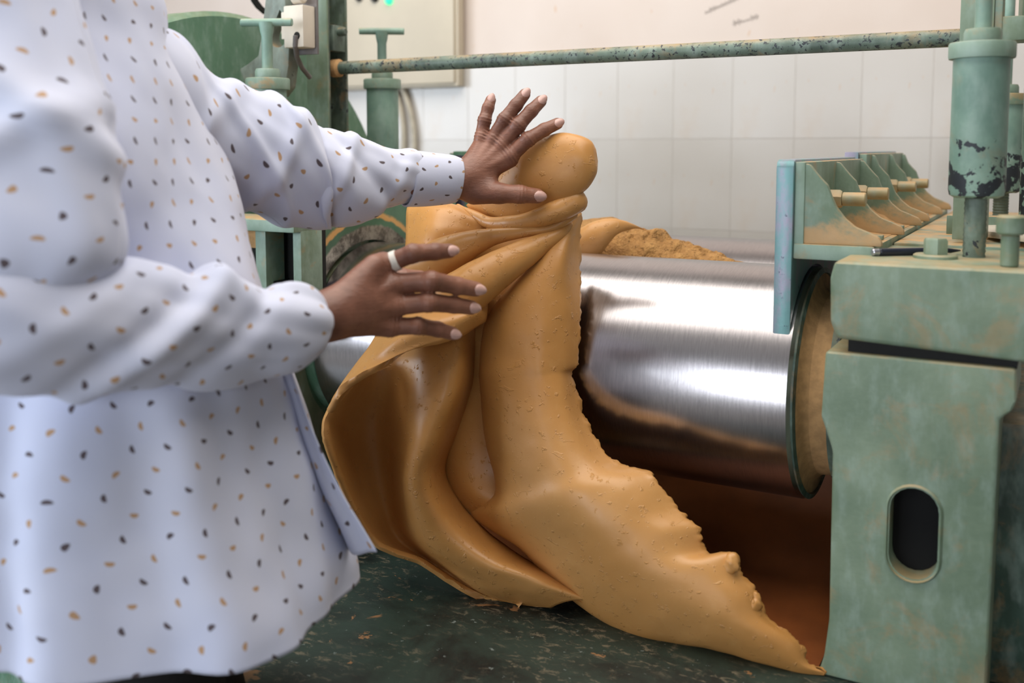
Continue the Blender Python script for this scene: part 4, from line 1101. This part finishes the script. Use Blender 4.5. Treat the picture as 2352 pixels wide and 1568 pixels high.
# trousers and shoes
tr = []
for hp in (HIP_L, HIP_R):
    an = np.array([hp[0], hp[1], .07]); kn = np.array([hp[0] + DIRF[0]*.03, hp[1] + DIRF[1]*.03, .5])
    tr += [(PEL + np.array([0, 0, .0]), hp, .10, .10, .04), (hp, kn, .10, .085, .03), (kn, an, .085, .075, .03)]
lo_, hi_ = bounds(tr, .01); v_, f_ = nets(blend(tr, .03), lo_, hi_, .012)
ST = Soup(); ST.v = [tuple(p) for p in v_]; ST.f = [[int(i) for i in q] for q in f_]
link('trousers', ST.mesh('trousers', 180), M['black_cloth'], person, label='black trousers')
for hp in (HIP_L, HIP_R):
    an = np.array([hp[0], hp[1], .05]); sp = [(an - DIRF * .05, an + DIRF * .05 - np.array([0, 0, .005]), .045, .042), (an + DIRF * .05 - np.array([0, 0, .005]), an + DIRF * .16 - np.array([0, 0, .014]), .042, .034)]
    lo_, hi_ = bounds(sp, .01); v_, f_ = nets(lambda Pn: np.maximum(blend(sp, .02)(Pn), 0.002 - Pn[..., 2]), lo_, hi_, .008)
    SS = Soup(); SS.v = [tuple(p) for p in v_]; SS.f = [[int(i) for i in q] for q in f_]
    link('shoe', SS.mesh('shoe', 180), M['shoe'], person)
hp_ = [(HEAD + np.array([0, 0, .03]) - DIRF * .025, HEAD - DIRF * .045 - np.array([0, 0, .03]), .094, .075)]
lo_, hi_ = bounds(hp_, .01); v_, f_ = nets(lambda Pn: np.maximum(blend(hp_, .02)(Pn), ((Pn - HEAD) @ DIRF) * .75 - ((Pn - HEAD)[..., 2]) * .62 - .012), lo_, hi_, .008)
SS = Soup(); SS.v = [tuple(p) for p in v_]; SS.f = [[int(i) for i in q] for q in f_]
link('hair', SS.mesh('hair', 180), M['hair'], person)

# --- shirt: torso and sleeves as lofted rings carrying their own cloth coordinates
class Cloth:
    def __init__(s): s.v = []; s.f = []; s.u = []
    def loft(s, G, UV, wrap=True):
        n, m = G.shape[:2]; b = len(s.v); s.v += [tuple(p) for p in G.reshape(-1, 3)]
        for i in range(n - 1):
            for j in range(m - 1):
                s.f.append([b + i*m + j, b + i*m + j + 1, b + (i+1)*m + j + 1, b + (i+1)*m + j])
                s.u += [tuple(UV[i, j]), tuple(UV[i, j+1]), tuple(UV[i+1, j+1]), tuple(UV[i+1, j])]
    def mesh(s, name):
        me = bpy.data.meshes.new(name); me.from_pydata(s.v, [], s.f)
        uv = me.uv_layers.new(name='UVMap'); uv.data.foreach_set('uv', [c for p in s.u for c in p])
        me.shade_smooth(); return me
def ridge(x, w): return math.exp(-(x / w) ** 2)
def torso():
    prof = [(-190, 215, .075, .08), (-150, 250, .10, .11), (-105, 290, .125, .165), (-60, 322, .14, .195), (0, 352, .15, .20), (100, 374, .155, .20), (230, 438, .165, .20), (400, 505, .175, .20), (520, 545, .185, .20), (640, 582, .195, .20), (760, 615, .205, .205), (870, 645, .215, .21), (1040, 692, .235, .215), (1180, 738, .25, .22), (1290, 784, .265, .225), (1364, 800, .27, .228)]
    d = 1.355
    C0 = []
    for y, x, rf, rb in prof:
        p = PD(x, y, d); C0.append(list(p) + [rf, rb])
    C1 = cr(np.array(C0), 9); n = len(C1); m = 145
    G = np.zeros((n, m, 3)); UV = np.zeros((n, m, 2))
    for i in range(n):
        fr = C1[i, :3]; rf, rb = C1[i, 3], C1[i, 4]; c = fr - DIRF * rf
        low = max(0.0, min(1.0, (1.25 - fr[2]) / 0.45))
        for j in range(m):
            th_ = math.pi + 2 * math.pi * j / (m - 1)        # seam at the back
            ct, st = math.cos(th_), math.sin(th_)
            e = 0.86
            q = c + DIRF * rf * math.copysign(abs(ct) ** e, ct) + (-FH) * rb * math.copysign(abs(st) ** e, st)
            nrm = DIRF * ct + (-FH) * st
            z = fr[2]
            w = low * (.012 * math.sin(th_ * 9 + 1.2 + 2.0 * math.sin(th_ * 2 + z * 3)) + .003 * math.sin(th_ * 17 + z * 5))
            w += .011 * fbm((th_ * 1.3, z * 4.5, 1.7), 3) + .006 * (1 - low) * math.sin(th_ * 4 + z * 22)
            q = q + nrm * w
            G[i, j] = q; UV[i, j] = ((th_ - math.pi) * .235, z)
    return G, UV
def sleeve(stations, folds, flat, seed, m=97, per=10):
    """stations: (top px, top py, bottom px, bottom py, depth)"""
    C0 = []
    for tx, ty, bx_, by, d in stations:
        C0.append(np.concatenate([PD(tx, ty, d), PD(bx_, by, d)]))
    C1 = cr(np.array(C0), per); n = len(C1); G = np.zeros((n, m, 3)); UV = np.zeros((n, m, 2)); s_ = 0.0
    cen = (C1[:, :3] + C1[:, 3:]) / 2; T = np.gradient(cen, axis=0); T /= np.linalg.norm(T, axis=1, keepdims=True)
    for i in range(n):
        if i: s_ += np.linalg.norm(cen[i] - cen[i-1])
        up = (C1[i, :3] - C1[i, 3:]) / 2; r = np.linalg.norm(up); upn = up / r
        side = np.cross(T[i], upn); side /= np.linalg.norm(side)
        if side @ FH > 0: side = -side                        # side points to the camera
        for j in range(m):
            th_ = 2 * math.pi * j / (m - 1) + math.pi          # seam below... behind
            ct, st = math.cos(th_), math.sin(th_)
            q = cen[i] + up * ct + side * r * flat * st; nrm = upn * ct + side * st
            w = (.0085 if folds else .0008) * fbm((s_ * 7 + seed, ct * 1.1 + s_ * 5, st * 1.1), 2)
            for (s0, slope, wd, amp) in folds: w += amp * ridge(s_ - s0 - slope * (ct) * r, wd)
            G[i, j] = q + nrm * w; UV[i, j] = ((th_) * .07 + seed, s_)
    return G, UV
CL = Cloth()
CL.loft(*torso())
# far (left) arm: shoulder to elbow bag, then forearm to the cuff
farU = sleeve([(255, -40, 235, 420, 1.43), (330, 40, 330, 452, 1.46), (400, 108, 420, 462, 1.495), (470, 178, 505, 468, 1.525), (545, 206, 575, 484, 1.555), (605, 222, 640, 502, 1.58), (665, 250, 700, 518, 1.60), (712, 276, 742, 524, 1.615), (735, 300, 760, 512, 1.618)],
    [(.13, .9, .020, .010), (.20, -.8, .016, .009), (.27, .7, .018, .011), (.33, -.5, .014, .010)], .95, 3.0)
CL.loft(*farU)
farF = sleeve([(690, 300, 690, 470, 1.60), (722, 284, 724, 496, 1.612), (770, 294, 775, 518, 1.63), (830, 314, 830, 510, 1.65), (885, 338, 885, 488, 1.675), (930, 349, 928, 472, 1.693), (955, 353, 950, 470, 1.702)],
    [(.05, .5, .012, .008), (.10, -.9, .016, -.007), (.16, .8, .02, .006)], .95, 5.0)
CL.loft(*farF)
# near (right) arm
nearU = sleeve([(-150, -140, 40, -170, 1.17), (-170, 20, 170, 0, 1.13), (-200, 250, 238, 290, 1.10), (-215, 440, 280, 465, 1.085), (-215, 620, 276, 590, 1.075), (-200, 790, 170, 690, 1.07)],
    [(.12, .5, .03, .010), (.22, -.6, .025, .014), (.30, .7, .02, .012)], .55, 7.0)
CL.loft(*nearU)
nearF = sleeve([(-190, 640, -200, 770, 1.045), (-120, 560, -150, 870, 1.045), (20, 552, -20, 892, 1.055), (160, 584, 140, 902, 1.085), (300, 606, 290, 902, 1.125), (430, 622, 430, 894, 1.17), (560, 638, 565, 876, 1.22), (640, 645, 655, 862, 1.25), (695, 654, 705, 838, 1.27), (728, 676, 738, 806, 1.285), (744, 704, 749, 776, 1.292)],
    [(.14, 1.1, .022, .004), (.22, 1.0, .02, -.009), (.25, 1.2, .022, .013), (.33, 1.0, .02, -.009)], .8, 9.0)
CL.loft(*nearF)
# far front panel swinging loose
pr = [[(632, 850), (668, 850)], [(660, 960), (705, 955)], [(690, 1060), (745, 1050)], [(725, 1150), (790, 1140)], [(760, 1225), (832, 1210)], [(788, 1292), (866, 1268)]]
g0 = np.array([[PD(px, py, 1.33 - .01 * k) for k, (px, py) in enumerate(r_)] for r_ in pr]); g0 = cr(g0, 6)
GG = np.array([[g0[i, 0] * (1 - k / 10) + g0[i, 1] * (k / 10) + FH * (.05 * (1 - k / 10) ** 2 - .008 * math.sin(k / 10 * 6)) for k in range(11)] for i in range(len(g0))])
UVp = np.array([[(k * .006, GG[i, k][2]) for k in range(11)] for i in range(len(g0))]); CL.loft(GG, UVp)
shirt = link('shirt', CL.mesh('shirt'), M['shirt'], person, label='white cotton shirt with small brown and tan specks')
so = shirt.modifiers.new('thickness', 'SOLIDIFY'); so.thickness = 0.0016; so.offset = -1
def cuff(st, seed, nm='cuff'):
    c = Cloth(); G, UV = sleeve(st, [], .95, seed, 97, 8); c.loft(G, UV)
    o = link(nm, c.mesh(nm), M['shirt'], shirt); s2 = o.modifiers.new('thickness', 'SOLIDIFY'); s2.thickness = 0.003; s2.offset = 0
cuff([(940, 346, 930, 473, 1.697), (985, 351, 975, 472, 1.712), (1035, 357, 1024, 468, 1.727), (1056, 364, 1044, 464, 1.733)], 5.3)
